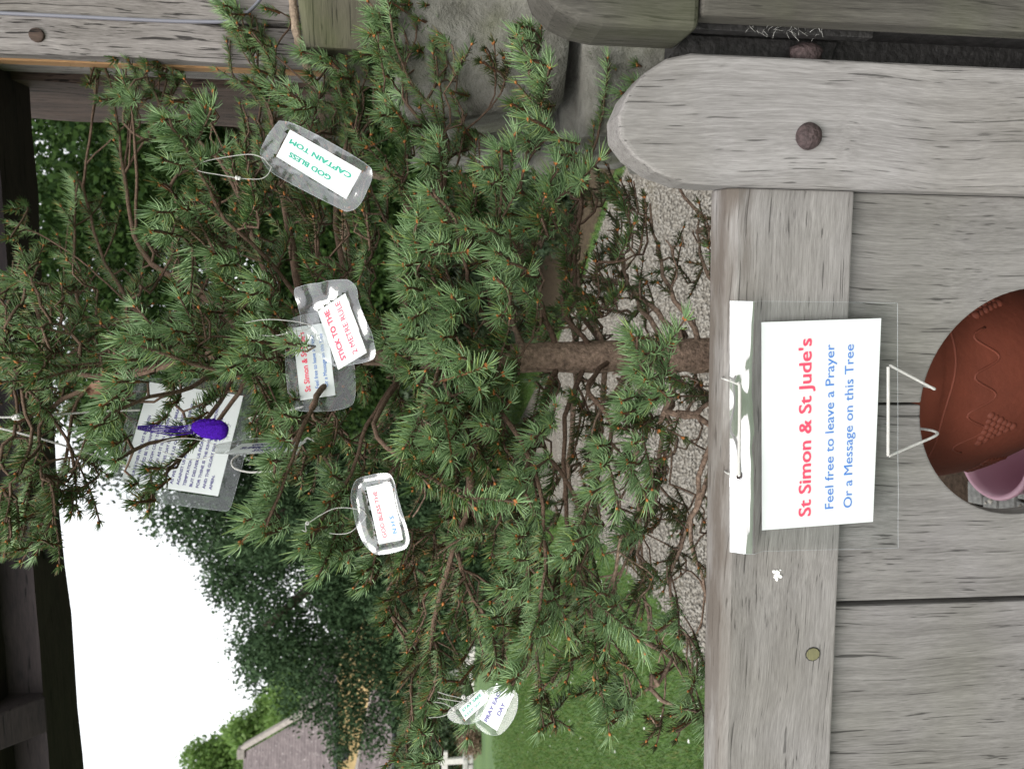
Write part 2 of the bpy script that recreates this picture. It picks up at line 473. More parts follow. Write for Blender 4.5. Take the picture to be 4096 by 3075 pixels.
def gravel_bed():
    m, t, b, ns, ls = new_mat('gravel_bed')
    tc = ns.new('ShaderNodeTexCoord')
    v = N(ns, 'ShaderNodeTexVoronoi', Scale=62.0); ls.new(tc.outputs['Object'], v.inputs['Vector'])
    sp = ns.new('ShaderNodeSeparateColor'); ls.new(v.outputs['Color'], sp.inputs[0])
    r = ramp(ns, [(0, (0.15, 0.132, 0.108)), (1, (0.28, 0.255, 0.215))]); ls.new(sp.outputs[0], r.inputs[0])
    r2 = ramp(ns, [(0.35, 1.0), (0.75, 0.35)]); ls.new(v.outputs['Distance'], r2.inputs[0])
    c = mixc(ns, ls, 'MULTIPLY', 1.0, r.outputs[0], r2.outputs[0])
    n = N(ns, 'ShaderNodeTexNoise', Scale=2.5, Detail=5.0); ls.new(tc.outputs['Object'], n.inputs['Vector'])
    r3 = ramp(ns, [(0.58, 0.0), (0.72, 0.6)]); ls.new(n.outputs[0], r3.inputs[0])
    c = mixc(ns, ls, 'MIX', r3.outputs[0], c, (0.14, 0.12, 0.06))
    ls.new(c, b.inputs['Base Color']); b.inputs['Roughness'].default_value = 0.9
    bp = N(ns, 'ShaderNodeBump', Strength=0.8, Distance=0.01); ls.new(r2.outputs[0], bp.inputs['Height']); ls.new(bp.outputs[0], b.inputs['Normal'])
    return m
M['gravel_bed'] = gravel_bed()

def lawn_mat():
    m, t, b, ns, ls = new_mat('lawn')
    tc = ns.new('ShaderNodeTexCoord')
    n1 = N(ns, 'ShaderNodeTexNoise', Scale=0.7, Detail=6.0, Roughness=0.6); ls.new(tc.outputs['Object'], n1.inputs['Vector'])
    n2 = N(ns, 'ShaderNodeTexNoise', Scale=26.0, Detail=6.0, Roughness=0.75); ls.new(tc.outputs['Object'], n2.inputs['Vector'])
    r = ramp(ns, [(0.3, (0.046, 0.100, 0.024)), (0.7, (0.088, 0.155, 0.038))]); ls.new(n1.outputs[0], r.inputs[0])
    r2 = ramp(ns, [(0.3, 0.55), (0.7, 1.25)]); ls.new(n2.outputs[0], r2.inputs[0])
    c = mixc(ns, ls, 'MULTIPLY', 1.0, r.outputs[0], r2.outputs[0])
    ls.new(c, b.inputs['Base Color']); b.inputs['Roughness'].default_value = 0.9
    bp = N(ns, 'ShaderNodeBump', Strength=0.8, Distance=0.03); ls.new(n2.outputs[0], bp.inputs['Height']); ls.new(bp.outputs[0], b.inputs['Normal'])
    return m
M['lawn'] = lawn_mat()

# ================================================================== GROUND
mb = MB(); mb.add([(-300, -20, 0), (300, -20, 0), (300, 400, 0), (-300, 400, 0)], [(0, 1, 2, 3)])
tag(mb.build('lawn', M['lawn']), kind='structure')

left = [(-1.75, 2.7), (-1.62, 3.92), (-1.61, 4.3), (-1.50, 4.66), (-1.42, 4.98), (-1.43, 5.76), (-1.38, 6.4), (-1.5, 8.7), (-1.9, 13), (-2.4, 20)]
right = [(-1.7, 20), (-1.05, 14.5), (0.31, 9.65), (0.9, 7.7), (1.5, 6.4), (1.9, 5.0), (2.4, 3.9), (2.6, 2.7)]
path = left + right
mb = MB(); mb.add([(x, y, 0.004) for x, y in path], [tuple(range(len(path)))])
tag(mb.build('gravel_path', M['gravel_bed']), kind='structure')

mb = MB(); bed = [(1.25, 7.3), (0.95, 8.6), (0.9, 12.5), (5, 12.5), (5, 4.4), (2.6, 4.6), (2.0, 5.6)]
mb.add([(x, y, 0.008) for x, y in bed], [tuple(range(len(bed)))])
tag(mb.build('planting_bed', simple('leaf_litter', (0.060, 0.046, 0.030), 1.0, 0, 0.1, 0.6, 30, 1.0, 50)), kind='structure')

def inpoly(x, y, pl):
    c = False; j = len(pl) - 1
    for i in range(len(pl)):
        xi, yi = pl[i]; xj, yj = pl[j]
        if (yi > y) != (yj > y) and x < (xj - xi) * (y - yi) / (yj - yi) + xi: c = not c
        j = i
    return c

# loose stones lying on the path
def scatter(n, rx, ry, test, power=1.0):
    out = []
    while len(out) < n:
        y = ry[0] + (ry[1] - ry[0]) * (R.rand() ** power)
        x = rx[0] + (rx[1] - rx[0]) * R.rand()
        if test(x, y): out.append((x, y))
    return np.array(out)
pp = scatter(42000, (-1.8, 2.0), (3.3, 9.0), lambda x, y: inpoly(x + R.normal(0, .03), y + R.normal(0, .03), path) and abs(x) < 0.52 * y + 0.1, 2.0)
octv = np.array([(1, 0, 0), (0, 1, 0), (-1, 0, 0), (0, -1, 0), (0, 0, 1), (0, 0, -1)], float)
octf = np.array([(0, 1, 4), (1, 2, 4), (2, 3, 4), (3, 0, 4), (1, 0, 5), (2, 1, 5), (3, 2, 5), (0, 3, 5)])
n = len(pp)
sz = (0.006 + 0.007 * R.rand(n))[:, None, None] * (0.75 + 0.5 * R.rand(n, 6, 1))
V = octv[None] * sz * np.array([1.2, 1.0, 0.6])
an = R.rand(n) * 6.28; ca, sa = np.cos(an)[:, None], np.sin(an)[:, None]
X = V[:, :, 0] * ca - V[:, :, 1] * sa; Y = V[:, :, 0] * sa + V[:, :, 1] * ca
tz = (R.rand(n) - .5)[:, None] * 1.2
V = np.stack([X + pp[:, :1], Y + pp[:, 1:], V[:, :, 2] + X * tz + 0.008 + 0.006 * R.rand(n)[:, None]], 2)
Fa = octf[None] + (np.arange(n) * 6)[:, None, None]
tag(np_mesh('gravel', V.reshape(-1, 3), Fa.reshape(-1, 3), M['pebble']), 'pale angular gravel lying loose on the curving churchyard path', 'gravel', kind='stuff')

# grass blades on the lawn near the gate
gp = scatter(110000, (-9, 4.5), (3.0, 19), lambda x, y: (not inpoly(x, y, path)) and (not inpoly(x, y, bed)) and abs(x) < 0.55 * y + 0.2 and (x < 0.6 or y < 11) and R.rand() < min(1, (20 - y) / 8), 1.7)
n = len(gp)
h = 0.02 + 0.03 * R.rand(n); wd = 0.0022 + 0.0012 * R.rand(n) + gp[:, 1] * 0.0003; a = R.rand(n) * 6.28
lx = R.normal(0, .02, n); ly = R.normal(0, .02, n)
dx, dy = np.cos(a) * wd, np.sin(a) * wd
V = np.stack([np.stack([gp[:, 0] - dx, gp[:, 1] - dy, np.zeros(n)], 1), np.stack([gp[:, 0] + dx, gp[:, 1] + dy, np.zeros(n)], 1), np.stack([gp[:, 0] + lx, gp[:, 1] + ly, h], 1)], 1)
tag(np_mesh('grass', V.reshape(-1, 3), np.arange(n * 3).reshape(-1, 3), M['grass']), 'short mown grass of the churchyard lawn', 'grass', kind='stuff')
# fallen petals / daisies dotted over the lawn
gp = scatter(130, (-6, 0), (3.4, 13), lambda x, y: (not inpoly(x, y, path)) and x < -0.3 * y * 0.5, 1.2)
n = len(gp); V = []
for x, y in gp:
    s = 0.006 + 0.004 * random.random()
    V += [(x - s, y - s, .035), (x + s, y - s, .037), (x + s, y + s, .034), (x - s, y + s, .038)]
tag(np_mesh('daisies', np.array(V), np.arange(n * 4).reshape(-1, 4), simple('daisy_white', (0.75, 0.75, 0.7), 0.8)), 'white daisies dotted over the mown lawn', 'daisies', kind='stuff')

# setts inside the gateway
mb = MB(); mb.add([(-1.7, -0.5, 0.002), (1.7, -0.5, 0.002), (1.7, 2.75, 0.002), (-1.7, 2.75, 0.002)], [(0, 1, 2, 3)])
sett_floor = tag(mb.build('paved_floor', M['soil']), kind='structure')
M['sett'] = simple('granite_sett', (0.15, 0.15, 0.142), 0.8, 0, 0.3, 0.4, 60, 0.7, 120)
M['joint'] = simple('pale_joint_grit', (0.35, 0.31, 0.26), 0.9, 0, 0.2, 0.4, 60)
sett_meshes = []
for k in range(4):
    m_ = MB(); m_.box(-.030, .030, -.026, .026, 0.0, 0.022)
    for i in range(len(m_.v)):
        v = m_.v[i]; m_.v[i] = (v[0] + random.uniform(-.003, .003), v[1] + random.uniform(-.003, .003), v[2] + (random.uniform(-.002, .002) if v[2] > .01 else 0))
    o = m_.build('sett', M['sett'], sett_floor, bevel=0.004)
    o.location = (-0.6 + k * 0.068, 1.30, 0.0)
    sett_meshes.append(o)
cnt = 0
for j in range(12):
    for i in range(15):
        if j == 0 and i < 4: continue
        if cnt > 230: break
        s = sett_meshes[random.randrange(4)].copy()
        s.location = (-0.6 + i * 0.068 + (0.034 if j % 2 else 0), 1.30 + j * 0.060, random.uniform(-.001, .002))
        s.rotation_euler = (0, 0, random.uniform(-.05, .05))
        COL.objects.link(s); cnt += 1
# pea gravel caught in the joints
n = 420
V = octv[None] * (0.004 + 0.006 * R.rand(n))[:, None, None] * (0.8 + .4 * R.rand(n, 6, 1))
V = V + np.stack([R.uniform(-.65, .45, n), R.uniform(1.3, 2.0, n), np.full(n, .024)], 1)[:, None]
tag(np_mesh('loose_grit', V.reshape(-1, 3), (octf[None] + (np.arange(n) * 6)[:, None, None]).reshape(-1, 3), M['pebble']), 'loose pale pebbles scattered over the dark setts behind the gate', 'pebbles', kind='stuff')

# ================================================================== GATE (own frame, turned by -A)
gate = empty('timber_gate', (0, 0, 0), -A, 'weathered grey oak gate with rounded stile and vertical boards', 'gate')
GY = 0.90                                     # front of stile and rail
f3 = lambda x, z, y: (x, y, z)
def outl(pts, ly): return [GP(px, py, ly) for px, py in pts]
def part_prism(name, outline, y0, y1, mat, parent, bevel=0.002, seg=2, centre=True):
    cx = sum(p[0] for p in outline) / len(outline); cz = sum(p[1] for p in outline) / len(outline)
    mb = MB(); mb.prism([(x - cx, z - cz) for x, z in outline], f3, 0, y1 - y0)
    o = mb.build(name, mat, parent, bevel=bevel, seg=seg)
    o.location = (cx, y0, cz)
    return o
# stile with rounded, chamfered top
xs0, xs1 = 0.094, 0.238
arc = [(xs1, 0.25), (xs1, 1.21), (0.231, 1.238), (0.215, 1.262), (0.192, 1.281), (0.168, 1.291), (0.144, 1.289), (0.124, 1.272), (0.107, 1.245), (0.096, 1.210), (xs0, 1.18), (xs0, 0.25)]
stile = part_prism('stile', arc, GY - 0.018, GY + 0.045, M['stile'], gate, bevel=0.006, seg=3)
# rail: slopes slightly down to the hinge side
def rl(x, z0): return z0 + (x - 0.09) * 0.0435
rail = MB()
L = -1.35
prof = [(0, 1.005 - 0.010), (0.0, 1.138), (0.006, 1.150), (0.040, 1.156), (0.052, 1.152), (0.055, 0.995)]
vs = []
for x in (xs0 - 0.0005, L):
    for y, z in prof: vs.append((x - (-0.6), y, rl(x, z) - 1.08 + 0.002))
k = len(prof)
rail.add(vs, [tuple(range(k)), tuple(range(2 * k - 1, k - 1, -1))] + [(i, i + k, (i + 1) % k + k, (i + 1) % k) for i in range(k)])
ro = rail.build('rail', M['rail'], gate, bevel=0.002); ro.location = (-0.6, GY - 0.004, 1.08)
# boards, with a round opening cut through two of them
HX, HZ, HR = -0.168, 0.724, 0.150
BY0, BY1 = GY + 0.012, GY + 0.038
def board(x0, x1, hole=None):
    zt, zb = 1.03, 0.2
    if hole == 'L':       # hole is on the board's left side (x0 edge)
        pts = [(x0, zt), (x1, zt), (x1, zb), (x0, zb)]
        a0 = math.acos((x0 - HX) / HR)
        pts += [(HX + HR * math.cos(a), HZ + HR * math.sin(a)) for a in np.linspace(-a0, a0, 40)]
    elif hole == 'R':
        pts = [(x1, zt)] + [(HX - HR * math.cos(a), HZ + HR * math.sin(a)) for a in np.linspace(math.acos((HX - x1) / HR), -math.acos((HX - x1) / HR), 40)]
        pts += [(x1, zb), (x0, zb), (x0, zt)]
    else:
        pts = [(x0, zt), (x1, zt), (x1, zb), (x0, zb)]
    return part_prism('plank', pts, BY0, BY1, M['plank'], gate, bevel=0.0025)
board(-0.1665, 0.0935, 'L')
board(-0.434, -0.1695, 'R')
board(-0.712, -0.4415); board(-0.99, -0.7155); board(-1.27, -0.9935)
# stop-chamfered arris on the second board edge
tri = MB(); 
mbq = MB(); mbq.box(-0.446, -0.432, BY0 + 0.016, BY1 - 0.002, 0.2, 1.03)
mbq.build('tongue', M['plank'], gate)
# domed coach bolt
bx, bz = GP(3236, 545, GY - 0.02)
mb = MB()
rings = []
for i in range(9):
    t = i / 8 * math.pi / 2
    rr_ = 0.0155 * math.cos(t); hh = 0.013 * math.sin(t)
    for j in range(24):
        a = 2 * math.pi * j / 24
        q = 1 + 0.04 * noise.noise(Vector((math.cos(a) * 2, math.sin(a) * 2, t * 2)))
        rings.append((bx + rr_ * q * math.cos(a), GY - 0.0185 - hh * q, bz + rr_ * q * math.sin(a)))
fs = [(i * 24 + j, i * 24 + (j + 1) % 24, (i + 1) * 24 + (j + 1) % 24, (i + 1) * 24 + j) for i in range(8) for j in range(24)]
mb.add(rings, fs, 0, True); mb.build('bolt', M['rust'], gate)
# square-cut wooden peg
pxx, pzz = GP(3245, 2608, GY)
mb = MB(); oc = [(pxx + 0.0088 * math.cos(a), pzz + 0.0092 * math.sin(a)) for a in np.linspace(0, 2 * math.pi, 11)[:-1]]
mb.prism(oc, f3, GY - 0.0055, GY + 0.02); mb.build('peg', M['peg'], gate, bevel=0.0008)
mb = MB(); oc = [(pxx + 0.0100 * math.cos(a), pzz + 0.0104 * math.sin(a)) for a in np.linspace(0, 2 * math.pi, 13)[:-1]]
mb.prism(oc, f3, GY - 0.0045, GY + 0.02); mb.build('peg_hole', M['iron'], gate)
# bird dropping on the rail
dx_, dz_ = GP(3105, 2303, GY - .004)
dr = empty('bird_dropping', (0, 0, 0), -A, 'small white bird dropping on the top rail left of the sign', 'dropping')
mb = MB()
for i in range(26):
    cx = dx_ + random.gauss(0, .0038); cz = dz_ + random.gauss(0, .0022); r_ = random.uniform(.0006, .0024)
    oc = [(cx + r_ * random.uniform(.7, 1.2) * math.cos(a), cz + r_ * random.uniform(.7, 1.2) * math.sin(a)) for a in np.linspace(0, 6.28, 8)[:-1]]
    mb.prism(oc, f3, GY - 0.0052 - i * 0.00002, GY - 0.0035)
mb.build('splash', M['dropping'], dr)

# ---- gate post on the right with latch ironwork
gpost = empty('gate_post', (0, 0, 0), -A, 'mossy grey oak gate post with a rounded top', 'post')
def postp(name, pts, y0, y1, mat, parent, bevel=0.004, seg=3): return part_prism(name, pts, y0, y1, mat, parent, bevel, seg)
x0 = GP(2500, 150, .88)[0]
ztop = GP(2105, 20, .9)[1]
pts = [(x0, 0.0), (x0, ztop - .075), (x0 + .004, ztop - .05), (x0 + .014, ztop - .025), (x0 + .03, ztop - .008), (x0 + .05, ztop), (x0 + .16, ztop), (x0 + .18, ztop - .03), (x0 + .18, 0.0)]
zt0 = GP(2740, 120, .90)[1]; zb0 = GP(3450, 120, .90)[1]
xs_ = GP(3000, 108, .872)[0]
postp('shaft', [(xs_, 0.0), (xs_, zt0 + .002), (x0 + .18, zt0 + .002), (x0 + .18, 0.0)], 0.84, 0.872, M['post'], gpost, 0.007)
postp('head', [(x0, zt0 + .0025)] + pts[1:-1] + [(x0 + .18, zt0 + .0025)], 0.84, 0.925, M['post'], gpost, 0.012, 4)
postp('rebate_shade', [(x0 - .030, 0), (x0 - .030, GP(2900, 190, .94)[1]), (x0 - .004, GP(2700, 190, .94)[1]), (x0 + .17, GP(2700, 190, .94)[1]), (x0 + .17, 0)], 0.9265, 0.985, M['iron'], gpost, 0.003)  # black block painting in the shade of the gap between post and gate
postp('rebate_face_shade', [(xs_ + .006, 0), (xs_ + .006, zt0), (xs_ + .1, zt0), (xs_ + .1, 0)], 0.8735, 0.925, M['iron'], gpost, 0.002)  # black facing, so the post's side looks shaded; not ironwork
lat = empty('gate_latch', (0, 0, 0), -A, 'blackened iron latch keeper fixed to the gate post, clotted with cobweb', 'latch')
xe_ = GP(3000, 122, .884)[0]
mb = MB(); mb.prism([(xe_ + .008, zb0), (xe_ + .008, zt0 - .004), (xe_ - .004, zt0 - .004), (xe_ - .004, zb0)], f3, .876, .892); mb.build('edge_bar', M['iron'], lat, bevel=0.001)
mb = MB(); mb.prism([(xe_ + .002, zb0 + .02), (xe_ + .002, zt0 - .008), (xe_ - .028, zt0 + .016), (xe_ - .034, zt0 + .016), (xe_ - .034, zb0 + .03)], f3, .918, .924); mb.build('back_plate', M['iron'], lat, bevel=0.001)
kx, kz = GP(3230, 215, .90)
mb = MB()
for i in range(9):
    t = -math.pi / 2 + i / 8 * math.pi
    for j in range(14):
        a = 2 * math.pi * j / 14
        p = Vector((kx + 0.013 * math.cos(t) * math.cos(a), 0.902 + 0.012 * math.cos(t) * math.sin(a), kz + 0.020 * math.sin(t)))
        p += Vector((1, .5, 1)) * 0.003 * noise.noise(p * 120)
        mb.v.append(tuple(p))
for i in range(8):
    for j in range(14): mb.f.append((i * 14 + j, i * 14 + (j + 1) % 14, (i + 1) * 14 + (j + 1) % 14, (i + 1) * 14 + j)); mb.m.append(0); mb.sm.append(True)
mb.build('striker', M['rust'], lat)
mb = MB()
for i in range(34):
    c0 = Vector((xe_ - .002 + random.uniform(-.004, .004), .875 + random.uniform(-.01, .006), zb0 + (zt0 - zb0) * random.uniform(.3, .7)))
    c1 = c0 + Vector((random.uniform(-.012, .012), random.uniform(-.014, .004), random.uniform(-.012, .012)))
    mb.tube([c0, (c0 + c1) / 2 + Vector((0, -.002, .002)), c1], 0.00016, 3)
mb.build('cobweb', M['cord'], lat)

# ================================================================== LYCH GATE frame, stone plinth
ly = empty('lychgate_frame', (0, 0, 0), -A, 'dark oak lychgate frame of post, sill and roof timbers', 'lychgate')
py0, py1 = 1.50, 1.86
pxl = GP(600, 240, py0)[0]
zs = GP(1225, 100, 1.42)[1]
def bxp(name, x0, x1, y0, y1, z0, z1, mat, parent, bevel=0.004, wob=0.0):
    cx, cy, cz = (x0 + x1) / 2, (y0 + y1) / 2, (z0 + z1) / 2
    mb = MB()
    if wob:
        ax = max(range(3), key=lambda i: (x1 - x0, y1 - y0, z1 - z0)[i])
        nseg = 24
        ext = [(x1 - x0) / 2, (y1 - y0) / 2, (z1 - z0) / 2]
        o1, o2 = [i for i in range(3) if i != ax]
        vs = []
        for s in range(nseg + 1):
            t = -ext[ax] + 2 * ext[ax] * s / nseg
            for a_, b_ in ((-1, -1), (1, -1), (1, 1), (-1, 1)):
                p = [0, 0, 0]; p[ax] = t
                p[o1] = a_ * ext[o1] + wob * noise.noise(Vector((t * 5 + cx * 9, a_ * 2.3 + cz, b_)))
                p[o2] = b_ * ext[o2] + wob * noise.noise(Vector((t * 5 + 40, a_ + cz, b_ * 2.7)))
                vs.append(p)
        fs = [(0, 1, 2, 3), tuple(nseg * 4 + i for i in (3, 2, 1, 0))]
        for s in range(nseg):
            for j in range(4): fs.append((s * 4 + j, s * 4 + 4 + j, s * 4 + 4 + (j + 1) % 4, s * 4 + (j + 1) % 4))
        mb.add(vs, fs)
        o = mb.build(name, mat, parent, bevel=0)
    else:
        mb.box(x0 - cx, x1 - cx, y0 - cy, y1 - cy, z0 - cz, z1 - cz)
        o = mb.build(name, mat, parent, bevel=bevel)
    o.location = (cx, cy, cz)
    return o
ZT = 2.75
bxp('post', pxl + .004, pxl + .20, py0 + .03, py0 + .16, zs - .01, ZT, M['frame_light'], ly, 0.006)
bxp('post_face', pxl + .0, pxl + .062, py0 - .006, py0 + .028, zs - .01, ZT, M['frame_light'], ly, 0.003, wob=.003)
bxp('post_face', pxl + .066, pxl + .20, py0 - .004, py0 + .028, zs - .01, ZT, M['frame_light'], ly, 0.003, wob=.003)
bxp('sapwood_edge', pxl - .0035, pxl + .003, py0 + .030, py0 + .062, zs - .01, ZT, M['frame_orange'], ly, 0.001)
bxp('inner_post', pxl - .010, pxl + .20, py0 + .175, py1 + .26, zs - .03, ZT, M['frame_dark'], ly, 0.006, wob=.006)
cab = [Vector((pxl + .064, py0 - .008, ZT)), Vector((pxl + .064, py0 - .009, 2.2)), Vector((pxl + .065, py0 - .009, 1.92)), Vector((pxl + .075, py0 - .012, 1.84)), Vector((pxl + .12, py0 - .02, 1.79)), Vector((pxl + .2, py0 - .02, 1.77))]
cable_o = empty('cable', (0, 0, 0), -A, 'thin grey cable clipped down the pale face of the oak post', 'cable')
mb = MB(); mb.tube(catmull(cab, 8), 0.0032, 8); mb.build('sheath', M['cable'], cable_o)
# knot and bolt hole on the post
kx_, kz_ = GP(145, 140, py0 - .01)
mb = MB(); oc = [(kx_ + .012 * math.cos(a), kz_ + .013 * math.sin(a)) for a in np.linspace(0, 2 * math.pi, 17)[:-1]]
mb.prism(oc, f3, py0 - .012, py0 + .0); mb.build('peg_end', M['frame_dark'], ly, bevel=.003)
# wall plate, boards of the roof slope and a rafter, seen from below
zb_ = 2.318
bxp('wall_plate', -2.2, pxl + .25, 1.60, 1.74, zb_, zb_ + .10, M['beam'], ly, 0.01, wob=.012)
bxp('wall_plate', -2.2, pxl + .25, 1.53, 1.60, zb_ + .07, zb_ + .155, M['beam'], ly, 0.01, wob=.008)
nb = 8
for i in range(nb):
    mb = MB()
    wv, gap = 0.145, 0.006
    mb.box(-1.2, 1.2, -wv / 2, wv / 2, -.01, .01)
    o = mb.build('roof_board', M['board'], ly, bevel=.002)
    d0 = 0.075 + i * (wv + gap)
    an_ = rad(48)
    o.location = (-.75, 1.70 - d0 * math.cos(an_), zb_ + .12 + d0 * math.sin(an_) + (0.006 if i % 2 else 0))
    o.rotation_euler = (-an_, 0, 0)
for xk in (0.32, -0.95, -1.55):
    mb = MB(); mb.box(-.04, .04, -.5, .5, -.05, .05)
    o = mb.build('rafter', M['beam'], ly, bevel=.004)
    an_ = rad(48)
    o.location = (xk, 1.62 - .5 * math.cos(an_), zb_ + .02 + .5 * math.sin(an_)); o.rotation_euler = (-an_, 0, 0)
# the beam end crossing at the right, pale arris
bxp('tie_beam', pxl - .33, pxl - .02, 1.50, 1.56, 2.31, 2.335, M['board'], ly, 0.003)
mb = MB(); mb.tube([(-.62, 1.67, zb_ - .012), (-.62, 1.67, zb_ + .02)], .003, 6)
mb.tube([(-.62, 1.65, zb_ + .0), (-.62, 1.69, zb_ - .004)], .014, 8); mb.build('bracket', M['iron'], ly)
mb = MB(); mb.tube([(-.37, 1.65, zb_ + .0), (-.40, 1.65, zb_ - .004)], .012, 8); mb.build('bracket', M['iron'], ly)
# sill beam
sx = GP(1300, 205, 1.40)[0]
zsb = GP(1560, 100, 1.40)[1]
mb = MB()
cs = [(1.385, zsb), (1.38, zs - .012), (1.39, zs), (1.66, zs), (1.66, zsb)]
def sillp(x, dz): return [(x, y - 1.5, z - 1.65 + dz) for y, z in cs]
vs = sillp(0, 0.0) + sillp(.10, .012) + sillp(.45, .035)
k = 5; fs = [tuple(range(k)), tuple(range(3 * k - 1, 2 * k - 1, -1))]
for s in range(2): fs += [(s * k + i, s * k + i + k, s * k + (i + 1) % k + k, s * k + (i + 1) % k) for i in range(k)]
mb.add(vs, fs); o = mb.build('sill_beam', M['sill'], ly, bevel=.006); o.location = (sx, 1.5, 1.65)

# stone plinth wall: separate rough blocks
wallr = empty('stone_wall', (0, 0, 0), -A, 'rough grey stone plinth wall under the oak post on the right', 'wall')
sxl = GP(2200, 545, 1.34)[0]
def rough_block(x0, x1, y0, y1, z0, z1, parent, amp=.018, seed=0, skew=0.0):
    bm = bmesh.new()
    bmesh.ops.create_cube(bm, size=1)
    bmesh.ops.subdivide_edges(bm, edges=bm.edges, cuts=9, use_grid_fill=True)
    cx, cy, cz = (x0 + x1) / 2, (y0 + y1) / 2, (z0 + z1) / 2
    for v in bm.verts:
        c = v.co * 2
        k_ = 1 - 0.05 * sum(abs(a) ** 8 for a in c) / 3
        p = Vector((c.x * (x1 - x0) / 2 * k_, c.y * (y1 - y0) / 2 * k_, c.z * (z1 - z0) / 2 * k_))
        q = (p + Vector((cx, cy, cz))) * 7 + Vector((seed, 0, 0))
        p += Vector((noise.noise(q), noise.noise(q + Vector((31, 0, 0))), noise.noise(q + Vector((0, 57, 0))))) * amp
        p += Vector((noise.noise(q * 4), noise.noise(q * 4 + Vector((9, 0, 0))), 0)) * amp * .35
        p.x += skew * p.z
        v.co = p
    for f in bm.faces: f.smooth = True
    me = bpy.data.meshes.new('stone'); bm.to_mesh(me); bm.free(); me.materials.append(M['stone'])
    o = link('stone', me, parent); o.location = (cx, cy, cz)
    return o
z = zsb - .004
hs_ = [.30, .26, .28, .27, .35]
for i, hh in enumerate(hs_):
    z1_ = z; z0_ = max(0, z - hh)
    sk = -.15 if i == 0 else 0
    spl = .44 if i % 2 == 0 else .30
    rough_block(sxl + (.03 if i == 0 else 0), sxl + spl, 1.34, 1.62, z0_ + .004, z1_ - .004, wallr, .022, i * 3.1, sk)
    rough_block(sxl + spl + .006, sxl + .8, 1.345, 1.63, z0_ + .004, z1_ - .004, wallr, .02, i * 5.7 + 2)
    rough_block(sxl + .01, sxl + .8, 1.63, 2.0, z0_ + .004, z1_ - .004, wallr, .02, i * 7.7 + 5)
    z = z0_

